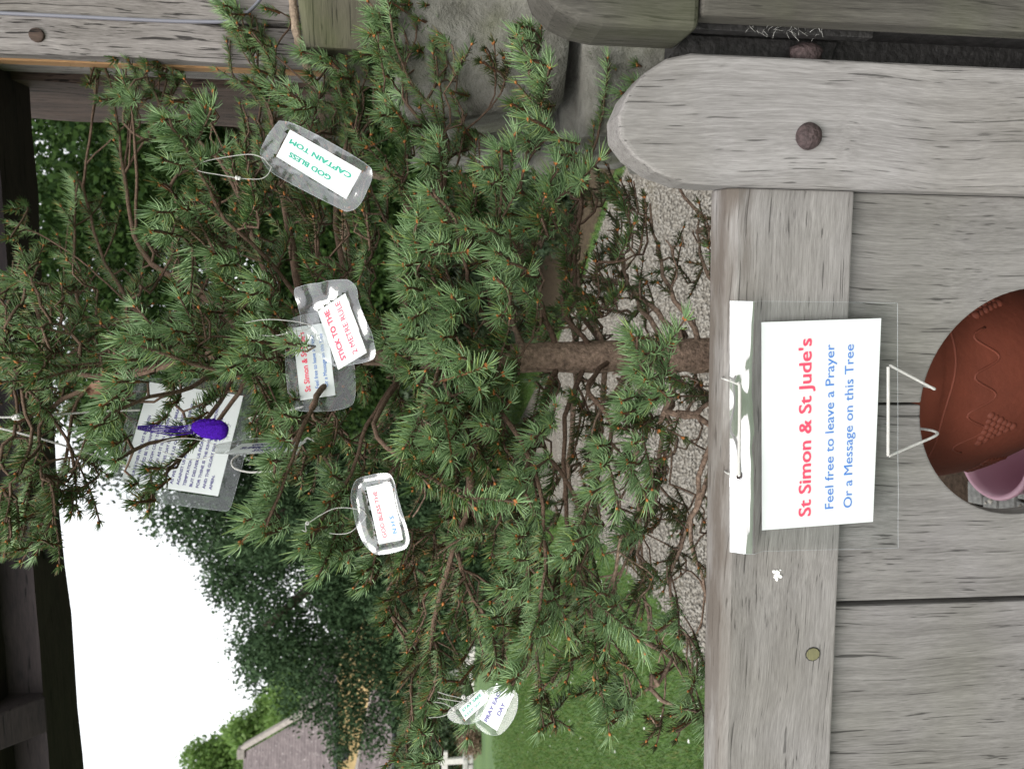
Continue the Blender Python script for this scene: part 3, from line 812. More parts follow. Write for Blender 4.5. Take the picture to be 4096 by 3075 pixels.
# ================================================================== SPRUCE
# needle shoot prototypes --------------------------------------------------
def shoot_arrays(L, nper, nlen, near=True, seed=0, sparse=1.0, flat=0.30, wid=0.00088):
    rs = np.random.RandomState(seed)
    nn = int(L * nper * sparse) + 16
    t = np.sort(rs.rand(nn)) ** 0.9
    t[-14:] = 1 - 0.03 * rs.rand(14)
    az_ = np.arange(nn) * 2.39996 + rs.normal(0, .3, nn)
    bendc = lambda tt: np.stack([0.0 * tt, 0.10 * L * tt ** 2, L * tt], 1)       # gentle upward curve (+Y local = up)
    base = bendc(t)
    el_ = np.radians(72 - 22 * t ** 3 + rs.normal(0, 9, nn))                      # angle off the axis
    tipm = t > .965
    el_[tipm] = np.radians(rs.uniform(8, 62, tipm.sum()))
    # needles sweep to the upper side
    dirx = np.cos(az_); diry = np.sin(az_)
    low = diry < -0.2
    diry = np.where(low & (rs.rand(nn) < .4), -diry * .4, diry) + flat
    nr = np.sqrt(dirx ** 2 + diry ** 2); dirx /= nr; diry /= nr
    D = np.stack([dirx * np.sin(el_), diry * np.sin(el_), np.cos(el_)], 1)
    ln = nlen * (0.80 + .2 * rs.rand(nn)) * (0.86 + .2 * np.clip(diry, -1, 1)) * np.where(t < .12, .75, 1.0)
    up_ = np.array([0, 0.75, 0.45])
    V = []; Fc = []; mi = []
    side = np.cross(D, np.array([0.3, 0.2, 1.0])); side /= np.linalg.norm(side, axis=1)[:, None] + 1e-9
    s2 = np.cross(D, side)
    w_ = wid * (0.85 + .3 * rs.rand(nn))
    tri = [side * w_[:, None], (-0.5 * side + .87 * s2) * w_[:, None], (-0.5 * side - .87 * s2) * w_[:, None]]
    b0 = base
    mid = base + D * (ln * .52)[:, None]
    tip = base + D * ln[:, None] + up_[None] * (ln * (0.10 + .22 * rs.rand(nn)))[:, None]
    if near:
        pts = np.stack([b0 + tri[0] * .8, b0 + tri[1] * .8, b0 + tri[2] * .8, mid + tri[0] * 1.1, mid + tri[1] * 1.1, mid + tri[2] * 1.1, tip + tri[0] * .3, tip + tri[1] * .3, tip + tri[2] * .3], 1)
        fq = np.array([(0, 1, 4), (0, 4, 3), (1, 2, 5), (1, 5, 4), (2, 0, 3), (2, 3, 5), (3, 4, 7), (3, 7, 6), (4, 5, 8), (4, 8, 7), (5, 3, 6), (5, 6, 8)])
        V = pts.reshape(-1, 3); Fc = (fq[None] + (np.arange(nn) * 9)[:, None, None]).reshape(-1, 3)
    else:
        pts = np.stack([b0 + tri[0] * 1.25, b0 + tri[1] * 1.25, b0 + tri[2] * 1.25, tip], 1)
        fq = np.array([(0, 1, 3), (1, 2, 3), (2, 0, 3)])
        V = pts.reshape(-1, 3); Fc = (fq[None] + (np.arange(nn) * 4)[:, None, None]).reshape(-1, 3)
    mi = np.zeros(len(Fc), int)
    # woody axis and bud
    mb = MB()
    sp = [Vector(bendc(np.array([q]))[0]) for q in np.linspace(0, 1, 6 if near else 3)]
    mb.tube(sp, [0.0019 - .0006 * q for q in np.linspace(0, 1, len(sp))], 5 if near else 3, caps=False)
    endp = sp[-1]
    nbuds = 3 if near else 1
    tw = np.array([f for f4 in mb.f for f in ((f4[0], f4[1], f4[2]), (f4[0], f4[2], f4[3]))])
    Vw = np.array(mb.v)
    Fc = np.vstack([Fc, tw + len(V)]); mi = np.concatenate([mi, np.ones(len(tw), int)]); V = np.vstack([V, Vw])
    for b_ in range(nbuds):
        c = np.array(endp) + np.array([(-1, 0, 1)[b_ % 3] * .0022 * (nbuds > 1), .0006 * b_, 0.0008 - .0006 * (b_ != 1)])
        bs = 0.0022 * (1.2 if nbuds == 1 else 1)
        Vb = octv * np.array([bs, bs, bs * 1.7]) + c
        Fc = np.vstack([Fc, octf + len(V)]); mi = np.concatenate([mi, np.full(8, 2)]); V = np.vstack([V, Vb])
    return V, Fc, mi

LENS = [0.030, 0.045, 0.065, 0.095]
protos = {}
for fam, (nl, sp_, mt) in {'blue': (0.0245, 1.25, 'needle_blue'), 'green': (0.0175, 1.0, 'needle'), 'old': (0.014, 0.7, 'needle_old')}.items():
    for li, L_ in enumerate(LENS):
        for var in range(2):
            V, Fc, mi = shoot_arrays(L_, 850, nl, True, li * 10 + var + len(fam), sp_)
            me = bpy.data.meshes.new('shoot_%s' % fam)
            oo = np_mesh('shoot', V, Fc, [M[mt], M['twig_new'], M['bud']], None, mi)
            protos[(fam, li, var)] = oo.data
            bpy.data.objects.remove(oo)
            bpy.data.meshes.remove(me)
far = {}; mid_ = {}
for fam, (nl, sp_) in {'blue': (0.0245, 1), 'green': (0.0170, 1), 'old': (0.014, .7)}.items():
    for li, L_ in enumerate(LENS):
        far[(fam, li)] = shoot_arrays(L_, 950, nl, False, li + 3, sp_, wid=.00085)
        mid_[(fam, li)] = shoot_arrays(L_, 950, nl, True, li + 5, sp_)

# skeleton ------------------------------------------------------------------
TX, TY = 0.052, 1.165
nodes = []; parent = []; order = []
def add_node(p, par): nodes.append(Vector(p)); parent.append(par); return len(nodes) - 1
last = -1; trunk_ids = []
for i in range(60):
    z_ = 0.66 + i * 0.0195
    p = Vector((TX + 0.008 * math.sin(z_ * 3.1) - .004, TY + 0.006 * math.sin(z_ * 2.3 + 1), z_))
    last = add_node(p, last); trunk_ids.append(last)
def add_path(pts, start=None, jit=0.0):
    """attach pts to the skeleton; returns node ids"""
    if start is None:
        start = nearest(pts[0])
    ids = [start]
    prev = nodes[start]
    allp = catmull([prev] + list(pts), 5)[1:]
    cur = start; acc = prev
    for p in allp:
        if (p - acc).length > 0.018 or p is allp[-1]:
            q = p + Vector((random.gauss(0, jit), random.gauss(0, jit), random.gauss(0, jit)))
            cur = add_node(q, cur); ids.append(cur); acc = q
    return ids
def nearest(tip, endd=None, only_trunk=False):
    best = None; bc = 1e9
    rt_ = math.hypot(tip.x - TX, tip.y - TY)
    for i, q in enumerate(nodes):
        if only_trunk and i >= 60: break
        rq = math.hypot(q.x - TX, q.y - TY)
        if rq > rt_ * .85 + .005: continue
        dv = tip - q
        d = dv.length
        if d < .03: continue
        if endd is not None and (dv.dot(endd) < -.2 * d or d < .05): continue
        c = d * (1 + .8 * max(0, abs(dv.z) / d - .25)) + (0.10 if i < 60 else 0)
        if endd is not None: c *= 1.5 - .6 * dv.dot(endd) / d
        if c < bc: bc = c; best = i
    if best is None: best = min(range(60), key=lambda i: abs(nodes[i].z - tip.z))
    return best

# principal branches traced by where they stand: (photo x, y, distance) from the trunk outwards
MAIN = [
 [(1150, 1130, 1.12), (900, 870, 1.02), (790, 680, 1.0), (735, 560, .98), (670, 480, .96)],
 [(1700, 1000, 1.2), (1780, 700, 1.22), (1740, 460, 1.22), (1640, 330, 1.2), (1585, 190, 1.2), (1560, 60, 1.2), (1540, -60, 1.2)],
 [(2140, 1180, 1.12), (2095, 1050, 1.08), (2140, 940, 1.05), (2160, 800, 1.03), (2235, 680, 1.02)],
 [(2250, 1200, 1.15), (2330, 800, 1.2), (2230, 560, 1.1), (2140, 380, 1.08), (2095, 165, 1.06)],
 [(2300, 1180, 1.25), (2330, 800, 1.3), (2400, 500, 1.3), (2440, 250, 1.28)],
 [(1900, 1200, 1.05), (1850, 1000, .97), (1800, 850, .93), (1730, 760, .92)],
 [(1950, 1150, 1.05), (2000, 850, 1.0), (2010, 600, .98)],
 [(900, 1250, 1.22), (560, 1000, 1.35), (500, 700, 1.4), (440, 330, 1.42), (330, 120, 1.42), (190, 20, 1.42)],
 [(1050, 1050, 1.2), (880, 650, 1.32), (640, 420, 1.36), (560, 200, 1.38), (515, 90, 1.38)],
 [(1150, 900, 1.2), (1100, 550, 1.3), (1030, 300, 1.32), (960, 120, 1.32), (880, 10, 1.32)],
 [(1350, 900, 1.2), (1380, 500, 1.28), (1330, 260, 1.3), (1210, 205, 1.28)],
 [(1000, 1500, 1.05), (760, 1450, .98), (560, 1380, .95), (515, 1355, .94)],
 [(760, 1550, 1.05), (560, 1600, .98), (440, 1660, .95), (390, 1705, .94)],
 [(800, 1700, 1.08), (560, 1780, 1.02), (470, 1845, 1.0)],
 [(900, 1650, 1.15), (760, 1800, 1.08), (650, 1900, 1.03), (560, 1990, 1.0)],
 [(1300, 1550, 1.02), (1200, 1750, .95), (1150, 1900, .92), (1100, 2010, .9), (1060, 2120, .89)],
 [(1500, 1650, 1.05), (1400, 1900, 1.0), (1300, 2050, .97), (1240, 2190, .95)],
 [(1600, 1800, 1.12), (1520, 2150, 1.1), (1480, 2330, 1.1)],
 [(1900, 1700, 1.1), (1880, 2000, 1.08), (1780, 2300, 1.12), (1720, 2600, 1.15), (1700, 2930, 1.15)],
 [(2000, 1600, 1.05), (2150, 1900, 1.0), (2180, 2200, .98), (2130, 2560, .95), (2050, 2740, .93)],
 [(1950, 1650, 1.12), (1830, 2200, 1.12), (1950, 2500, 1.1), (2000, 2680, 1.08)],
 [(2150, 1700, 1.1), (2300, 2000, 1.05), (2320, 2300, 1.03), (2440, 2480, 1.02), (2530, 2520, 1.0)],
 [(2250, 1750, 1.12), (2300, 2300, 1.15), (2400, 2750, 1.12), (2450, 2900, 1.1)],
 [(2100, 2000, 1.15), (2150, 2600, 1.15), (2170, 2900, 1.13)],
 [(2350, 1550, 1.08), (2450, 1700, 1.02), (2400, 1870, 1.0), (2330, 2100, .98), (2270, 2240, .96)],
 [(2500, 1650, 1.08), (2580, 1580, 1.0), (2560, 1450, .97), (2545, 1345, .96)],
 [(1600, 1150, 1.02), (1650, 950, .95), (1690, 870, .93)],
 [(1750, 1500, .98), (1680, 1680, .92), (1640, 1790, .9)],
 [(1500, 1700, .98), (1700, 1900, .92), (1890, 2000, .9), (2050, 2000, .88)],
 [(300, 1500, 1.25), (150, 1250, 1.25), (100, 1100, 1.25)], [(250, 1600, 1.25), (130, 1900, 1.2), (90, 2140, 1.18)],
 [(350, 1550, 1.3), (250, 1900, 1.25), (170, 2200, 1.2)], [(350, 1300, 1.3), (300, 900, 1.4), (310, 740, 1.42)],
 [(600, 1300, 1.3), (420, 1050, 1.4), (330, 750, 1.45), (300, 720, 1.45)],
]
# lower, nearly bare branches over the gravel
BARE = [
 [(2790, 1340, 1.19), (2700, 1200, 1.22), (2650, 1080, 1.26), (2620, 950, 1.3), (2600, 820, 1.33)],
 [(2720, 1345, 1.19), (2600, 1230, 1.25), (2480, 1130, 1.3), (2400, 1120, 1.33), (2300, 1100, 1.36)],
 [(2650, 1350, 1.2), (2560, 1220, 1.27), (2500, 1090, 1.32), (2480, 1000, 1.35)],
 [(2880, 1210, 1.2), (2830, 1100, 1.25), (2800, 990, 1.3), (2780, 880, 1.34)],
 [(2400, 1350, 1.19), (2330, 1200, 1.25), (2310, 1120, 1.28), (2290, 950, 1.32)],
 [(2880, 900, 1.3), (2830, 870, 1.33), (2790, 860, 1.34), (2650, 640, 1.36)],
 [(2300, 1350, 1.2), (2270, 1200, 1.25), (2300, 1050, 1.3), (2290, 900, 1.32), (2360, 760, 1.34)],
 [(2700, 1500, 1.18), (2680, 1600, 1.17), (2650, 1700, 1.17), (2640, 1850, 1.2), (2610, 2050, 1.24), (2530, 2200, 1.28), (2470, 2330, 1.3)],
 [(2850, 1700, 1.12), (2800, 1880, 1.13), (2790, 2000, 1.15), (2720, 2190, 1.2), (2680, 2330, 1.22), (2700, 2480, 1.24)],
 [(2880, 1800, 1.15), (2820, 1960, 1.12), (2760, 2080, 1.12), (2800, 2250, 1.13), (2830, 2400, 1.15), (2880, 2440, 1.16)],
 [(2560, 1500, 1.18), (2540, 1750, 1.2), (2550, 2100, 1.22), (2580, 2350, 1.24), (2590, 2500, 1.26), (2570, 2640, 1.28)],
 [(2500, 1520, 1.17), (2420, 1600, 1.12), (2390, 1680, 1.1)],
 [(2420, 1480, 1.2), (2400, 1700, 1.25), (2390, 1900, 1.3)],
 [(2300, 1480, 1.2), (2280, 1800, 1.28), (2250, 2000, 1.32)],
 [(2570, 2560, 1.25), (2680, 2620, 1.2), (2640, 2720, 1.18), (2560, 2780, 1.16), (2500, 2800, 1.15)],
 [(2600, 2700, 1.17), (2630, 2790, 1.17), (2720, 2830, 1.15)],
 [(2080, 1350, 1.19), (2040, 1200, 1.25), (2060, 1000, 1.3)],
 [(2880, 1600, 1.1), (2780, 1650, 1.1), (2700, 1640, 1.08)],
]
paths = []
for b in MAIN:
    pts = [P(*q) for q in b]
    tz = min(range(60), key=lambda i: abs(nodes[i].z - (pts[0].z - .05)))
    ids = add_path(pts, tz, .0015); paths.append((ids, 'main'))
for b in BARE:
    pts = [P(*q) for q in b]
    d_ = min(range(len(nodes)), key=lambda i: (nodes[i] - pts[0]).length + (0.0 if i < 60 else .05))
    ids = add_path(pts, d_, .002); paths.append((ids, 'bare'))

TIPS = [  # visible shoot tips: photo x, y, distance, family
 (190,25,1.42,'g'),(250,60,1.41,'g'),(330,130,1.4,'g'),(300,240,1.4,'g'),(390,230,1.38,'g'),(360,340,1.38,'g'),(420,400,1.37,'g'),(390,70,1.4,'g'),(430,60,1.4,'g'),
 (520,90,1.38,'g'),(560,170,1.37,'g'),(610,160,1.38,'g'),(600,260,1.37,'g'),(640,240,1.38,'g'),(470,230,1.36,'g'),(500,330,1.35,'g'),(540,400,1.2,'b'),(640,300,1.38,'g'),(620,380,1.37,'g'),
 (670,478,.96,'b'),(760,470,.97,'b'),(740,545,.98,'b'),(680,545,.97,'b'),(650,640,.96,'b'),(655,735,1.0,'g'),(640,850,.95,'b'),(620,920,.97,'b'),(780,380,1.2,'g'),(700,400,1.15,'g'),
 (740,820,1.0,'b'),(800,840,1.02,'b'),(720,900,1.02,'g'),(820,930,1.05,'g'),(860,1010,1.03,'b'),(780,700,1.0,'g'),(810,760,1.0,'g'),
 (300,740,1.45,'g'),(330,820,1.45,'g'),(420,900,1.42,'g'),(350,1370,1.25,'g'),(180,970,1.4,'g'),(60,840,1.4,'g'),(40,950,1.35,'g'),
 (930,60,1.32,'g'),(900,20,1.3,'b'),(950,110,1.3,'g'),(1060,30,1.32,'g'),(1000,200,1.3,'g'),(1040,280,1.28,'g'),(1070,180,1.3,'g'),(1095,350,1.2,'b'),(1160,370,1.18,'b'),(1180,440,1.18,'b'),(1120,420,1.2,'g'),(1010,330,1.28,'g'),
 (1215,205,1.28,'b'),(1285,235,1.28,'b'),(1390,225,1.27,'g'),(1455,220,1.27,'g'),(1225,110,1.3,'g'),(1330,250,1.28,'g'),(1370,310,1.27,'g'),(1500,310,1.25,'g'),(1400,400,1.25,'g'),(1250,300,1.28,'g'),
 (1490,140,1.2,'b'),(1560,170,1.2,'b'),(1530,60,1.2,'b'),(1600,20,1.22,'g'),(1560,5,1.2,'g'),(1525,220,1.2,'b'),(1710,20,1.24,'g'),(1690,80,1.24,'g'),(1760,180,1.26,'g'),(1550,300,1.2,'b'),(1680,200,1.24,'g'),(1640,10,1.24,'g'),
 (1530,460,1.08,'b'),(1600,450,1.1,'g'),(1640,500,1.15,'g'),(1710,650,1.05,'b'),(1700,560,1.1,'b'),(1945,190,1.2,'o'),(1935,250,1.2,'o'),(1820,370,1.25,'g'),(1850,500,1.25,'g'),(1900,560,1.3,'g'),
 (2100,165,1.06,'b'),(2135,240,1.05,'b'),(2155,325,1.05,'b'),(2135,480,1.02,'b'),(2240,560,1.02,'b'),(2245,620,1.02,'b'),(2060,420,1.08,'g'),(2200,430,1.06,'o'),(2110,560,1.04,'b'),(2100,110,1.08,'g'),
 (2400,210,1.3,'g'),(2450,240,1.3,'g'),(2540,330,1.28,'b'),(2490,370,1.28,'b'),(2460,440,1.28,'b'),(2430,300,1.3,'g'),(2560,260,1.3,'g'),
 (2010,605,.98,'b'),(1940,670,.96,'b'),(1970,740,.96,'b'),(1725,775,.92,'b'),(1730,830,.93,'b'),(1690,885,.93,'b'),(1785,880,.93,'b'),(1875,915,.94,'b'),(1960,915,.95,'b'),(1740,985,.92,'b'),(1665,960,.94,'b'),
 (1630,1065,.93,'b'),(1640,1150,.93,'b'),(1685,1010,.95,'b'),(1770,1170,.95,'b'),(1660,1265,.92,'b'),(1615,1310,.92,'b'),(1650,1355,.94,'b'),(1800,1280,.95,'b'),(1805,1240,.96,'b'),(1780,1350,.93,'b'),(1750,1400,.92,'b'),
 (1855,1430,.93,'b'),(1850,1480,.94,'b'),(1990,1110,.94,'b'),(2000,1010,.94,'b'),(2040,1050,.95,'b'),(1885,1180,1.0,'b'),(2010,1270,.96,'b'),(1880,1060,1.0,'g'),(2090,1100,1.0,'b'),
 (2130,870,1.02,'b'),(2200,740,1.02,'b'),(2110,920,1.03,'b'),(2180,900,1.02,'b'),(2080,760,1.05,'g'),(2050,850,1.05,'g'),
 (1760,1610,.93,'b'),(1745,1650,.94,'b'),(1650,1785,.90,'b'),(1710,1755,.91,'b'),(1945,1695,.96,'b'),(1870,1780,.98,'b'),(1820,1700,1.0,'g'),(1890,1880,.98,'g'),(1700,1880,1.0,'g'),
 (2545,1350,.96,'b'),(2580,1415,.96,'b'),(2585,1530,.96,'b'),(2650,1560,.97,'b'),(2620,1600,.98,'b'),(2500,1600,.95,'b'),(2505,1660,.96,'b'),(2550,1480,.97,'b'),(2480,1700,.98,'g'),
 (2140,1750,1.0,'b'),(2105,1795,1.0,'b'),(2400,1785,.96,'b'),(2535,1780,.97,'b'),(2415,1865,.96,'b'),(2520,1850,.98,'b'),(2375,1970,.96,'b'),(2150,1865,.98,'b'),(2090,1930,.96,'b'),(2050,1990,.95,'b'),(2570,1700,1.0,'o'),(2320,1600,1.1,'o'),(2350,1650,1.1,'o'),
 (2310,2165,.95,'b'),(2270,2235,.94,'b'),(2080,2240,.97,'b'),(2080,2150,.97,'b'),(2190,2410,.97,'b'),(2010,2355,1.0,'b'),(2160,2500,.95,'b'),(2125,2555,.94,'b'),(2045,2735,.92,'b'),(2285,2635,1.0,'g'),(2490,2650,1.05,'g'),(2520,2535,1.03,'b'),(2640,2525,1.1,'b'),
 (2420,2490,1.02,'b'),(2400,2370,1.02,'b'),(2440,2440,1.02,'b'),(2600,2130,1.12,'o'),(2540,2120,1.08,'b'),(2370,2090,1.0,'b'),(2570,2340,1.2,'o'),(2480,2150,1.05,'b'),
 (2445,2900,1.1,'b'),(2470,2840,1.1,'b'),(2170,2905,1.13,'g'),(2160,2800,1.13,'o'),(2735,2835,1.12,'b'),(2765,2775,1.13,'b'),(2600,2860,1.13,'o'),(2690,2860,1.12,'o'),(2705,2930,1.12,'o'),(2310,2780,1.15,'g'),(2400,2760,1.12,'o'),(2360,2640,1.12,'g'),(2640,2700,1.2,'o'),(2730,2530,1.25,'g'),
 (1065,2100,.89,'b'),(1075,1985,.9,'b'),(1070,2140,.89,'b'),(1235,2190,.94,'b'),(1270,2125,.95,'b'),(1300,2220,.97,'b'),(1375,2205,1.0,'b'),(1335,1900,.97,'b'),(1318,2020,.96,'b'),(1420,2200,1.05,'g'),(1470,2280,1.08,'g'),(1490,2335,1.1,'g'),(1260,2250,.97,'g'),
 (1155,1375,.92,'b'),(1140,1660,.92,'b'),(1125,1750,.91,'b'),(1290,1800,1.0,'g'),(1105,1840,.93,'b'),(1110,1930,.92,'b'),(1180,1600,1.0,'g'),(1200,1500,1.05,'g'),(930,1470,.93,'b'),(965,1430,.94,'b'),(1010,1360,.95,'b'),(1025,1430,.97,'b'),(1060,1300,.98,'b'),(890,1400,1.0,'g'),
 (515,1355,.94,'b'),(595,1365,.95,'b'),(525,1440,.94,'b'),(480,1530,.94,'b'),(430,1620,.93,'b'),(395,1700,.93,'b'),(465,1775,.96,'b'),(475,1840,.97,'b'),(345,1370,1.2,'g'),(480,1600,.98,'b'),(420,1780,.95,'b'),
 (705,1325,.98,'b'),(745,1480,1.0,'b'),(665,1400,1.0,'g'),(790,1380,1.02,'g'),(820,1450,1.03,'g'),(1030,1120,.97,'b'),(1010,1180,.98,'b'),(870,1100,1.0,'g'),(900,1060,1.02,'b'),(720,1150,1.1,'g'),(750,1250,1.1,'g'),(850,1250,1.1,'g'),(950,1250,1.05,'g'),
 (620,1700,1.1,'g'),(700,1620,1.1,'g'),(830,1620,1.1,'g'),(740,1740,1.05,'g'),(600,1870,1.0,'g'),(530,1940,.99,'g'),(640,1950,1.0,'g'),(770,1780,1.05,'g'),(780,1680,1.05,'g'),(560,2010,.99,'g'),(700,1720,1.05,'g'),
 (1830,2140,1.05,'b'),(1890,2155,1.05,'b'),(1780,2080,1.1,'g'),(1600,2380,1.15,'o'),(1540,2400,1.15,'g'),(1530,2500,1.15,'g'),(1620,2340,1.15,'o'),(1720,2350,1.15,'o'),(1660,2170,1.12,'o'),(1710,2200,1.1,'o'),(1850,2640,1.12,'g'),(1965,2475,1.05,'b'),(1990,2500,1.05,'g'),(1730,2620,1.15,'g'),(1570,2540,1.17,'g'),
 (1600,2700,1.17,'g'),(1710,2800,1.12,'b'),(1730,2740,1.13,'b'),(1690,2935,1.12,'b'),(1660,2860,1.15,'g'),(1640,2960,1.15,'g'),(1600,3040,1.15,'g'),(1720,3055,1.13,'b'),(1660,3060,1.14,'b'),(1560,3060,1.18,'g'),(1790,2720,1.12,'b'),(1770,2850,1.12,'b'),(1840,2740,1.1,'g'),(1620,2800,1.18,'g'),(1680,2700,1.17,'g'),
 (60,1180,1.3,'g'),(100,1300,1.25,'g'),(60,1500,1.2,'g'),(140,1450,1.3,'g'),(60,1700,1.2,'g'),(110,2080,1.15,'g'),(170,2160,1.15,'g'),(70,2200,1.15,'g'),(220,2020,1.2,'g'),(180,1900,1.2,'g'),(250,1980,1.22,'g'),(330,1950,1.25,'g'),
]
fam_of = {'b': 'blue', 'g': 'green', 'o': 'old'}
tiplist = [(P(x, y, d), fam_of[f], True) for x, y, d, f in TIPS]

POLY = [  # where the crown is dense or open: polygon in photo px, number of tips, depth range, families
 ([(900,560),(1250,480),(1780,640),(2250,800),(2230,1300),(2200,1700),(2330,2000),(2330,2300),(2100,2450),(1750,2450),(1560,2300),(1300,2100),(1080,1850),(850,1850),(640,1800),(560,1500),(640,1150)], 540, (1.0, 1.5), ('green', 'green', 'old', 'green')),
 ([(1650,800),(2200,1000),(2200,1750),(2300,2200),(2150,2450),(1950,2300),(1700,2000),(1650,1700),(1620,1400)], 24, (.97, 1.08), ('blue', 'green')),
 ([(0,1000),(330,1000),(430,1250),(450,1800),(330,1900),(200,2150),(0,2250)], 150, (1.1, 1.45), ('green',)),
 ([(600,900),(900,700),(950,1500),(700,1850),(450,1750),(420,1400),(480,1200)], 45, (1.1, 1.5), ('green',)),
 ([(1600,2350),(2330,2250),(2500,2500),(2250,2800),(1850,2650),(1850,3075),(1580,3075),(1640,2700),(1590,2500)], 75, (1.05, 1.45), ('green', 'old', 'green')),
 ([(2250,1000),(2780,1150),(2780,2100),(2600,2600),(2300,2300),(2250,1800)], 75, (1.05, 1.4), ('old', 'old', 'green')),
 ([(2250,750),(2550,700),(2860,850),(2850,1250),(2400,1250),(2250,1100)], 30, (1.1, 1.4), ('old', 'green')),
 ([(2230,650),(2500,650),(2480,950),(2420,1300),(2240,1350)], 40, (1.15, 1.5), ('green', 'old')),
 ([(850,1330),(2080,1330),(2080,1520),(850,1520)], 46, (1.0, 1.1), ('green', 'blue', 'green')),
 ([(0,1300),(850,1330),(500,1500),(0,1500)], 22, (1.0, 1.15), ('green',)),
 ([(1480,0),(1780,0),(1850,450),(2000,600),(1700,700),(1400,480)], 34, (1.15, 1.4), ('green',)),
 ([(880,0),(1090,0),(1150,380),(1080,600),(960,480)], 14, (1.25, 1.4), ('green',)),
 ([(520,200),(650,200),(700,400),(600,600),(540,420)], 7, (1.3, 1.42), ('green',)),
 ([(1000,450),(1500,350),(1560,600),(1150,600)], 22, (1.2, 1.5), ('green',)),
]
for poly, cnt, dr_, fams in POLY:
    xs = [p[0] for p in poly]; ys = [p[1] for p in poly]
    k = 0
    while k < cnt:
        x = random.uniform(min(xs), max(xs)); y = random.uniform(min(ys), max(ys))
        if not inpoly(x, y, poly): continue
        p = P(x, y, random.uniform(*dr_))
        # stay behind the gate when low
        gl = p.x * math.sin(A) + p.y * math.cos(A)
        if p.z < 1.2 and gl < 1.0: continue
        tiplist.append((p, random.choice(fams), False)); k += 1
for k in range(95):
    pl_ = [(2230, 650), (2860, 800), (2880, 2500), (2600, 2700), (2300, 2250)]
    x = random.uniform(2230, 2880); y = random.uniform(650, 2700)
    if inpoly(x, y, pl_):
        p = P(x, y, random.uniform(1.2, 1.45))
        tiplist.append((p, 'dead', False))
tiplist.sort(key=lambda t: (0 if t[2] else 1, math.hypot(t[0].x - TX, t[0].y - TY)))
KEEP = [([(500, 1540), (1050, 1510), (930, 2040), (440, 1990)], 1.34), ([(0, 1640), (560, 1620), (560, 1880), (300, 1830), (0, 1740)], 1.3), ([(1060, 470), (1500, 660), (1400, 850), (1060, 690)], 1.06),
        ([(1180, 1110), (1420, 1110), (1520, 1420), (1350, 1480)], .98), ([(1400, 1880), (1590, 1880), (1650, 2190), (1480, 2220)], .97), ([(1790, 2760), (2060, 2740), (2080, 2880), (1960, 2940), (1800, 2890)], 1.08), ([(850, 1750), (1220, 1750), (1200, 1820), (860, 1830)], 1.06),
        ([(1140, 1270), (1400, 1270), (1400, 1620), (1150, 1620)], 1.05), ([(1730, 2950), (1890, 2950), (1890, 3090), (1730, 3090)], 2.0)]
def hides(p):
    x, y, d_ = proj(p)
    return any(d_ < dk and inpoly(x, y, pl_) for pl_, dk in KEEP)
tiplist = [t for t in tiplist if t[2] or not hides(t[0])]
ends = {}
for tip, fam, front in tiplist:
    out = Vector((tip.x - TX, tip.y - TY, 0)); out = out.normalized() if out.length > .05 else Vector((0, -1, 0))
    tocam = (EYE - tip).normalized()
    if front: endd = (tocam * 1.0 + out * .2 + Vector((0, 0, .35 + .25 * random.random())) + Vector((random.gauss(0, .25), 0, random.gauss(0, .18)))).normalized()
    else: endd = (tocam * .15 + out * 1.0 + Vector((random.gauss(0, .4), random.gauss(0, .4), .25 + random.gauss(0, .3)))).normalized()
    s = nearest(tip, endd if front else None)
    q = nodes[s]
    if front and (tip - q).length > .30: s = nearest(tip); q = nodes[s]
    Ld = (tip - q).length
    if Ld > .45: continue
    if not front and Ld > .33: continue
    c1 = tip - endd * (min(.7 * Ld, .06) if front else min(.5 * Ld, .07))
    mid = q.lerp(c1, .5) + Vector((random.gauss(0, .01), random.gauss(0, .01), random.gauss(0, .01) - .015 * Ld))
    ids = add_path([mid, c1, tip], s, .0006)
    if front: ends[len(paths)] = endd
    paths.append((ids, (fam, front)))

# pipe-model radii
cntc = [0] * len(nodes); kids = [0] * len(nodes)
for i in range(len(nodes) - 1, 59, -1):
    if kids[i] == 0: cntc[i] = 1
    cntc[parent[i]] += cntc[i] if parent[i] >= 0 else 0
    kids[parent[i]] += 1
def radius(i):
    if i < 60: return float(np.interp(nodes[i].z, [.66, .8, 1.1, 1.45, 1.6, 1.8, 2.4], [.036, .030, .027, .021, .012, .008, .003]))
    return min(0.0009 + 0.0008 * max(1, cntc[i]) ** .5, .0075)

tree = empty('spruce_tree', (TX, TY, 0.66), 0, 'bushy spruce tree in a terracotta pot, hung with prayer tags', 'tree')
base = Vector((TX, TY, .66))
mb = MB(); mb.tube(catmull([nodes[i] for i in range(0, 60, 3)], 3), [radius(int(k)) * (1 + .07 * noise.noise(Vector((0, 0, k * .9)))) for k in np.linspace(0, 59, len(catmull([nodes[i] for i in range(0, 60, 3)], 3)))], 18)
for i in range(len(mb.v)):
    v = Vector(mb.v[i]); mb.v[i] = tuple(v + Vector((noise.noise(v * 60), noise.noise(v * 60 + Vector((5, 5, 5))), 0)) * .0032)
mb.build('trunk', M['bark'], tree, tuple(base))
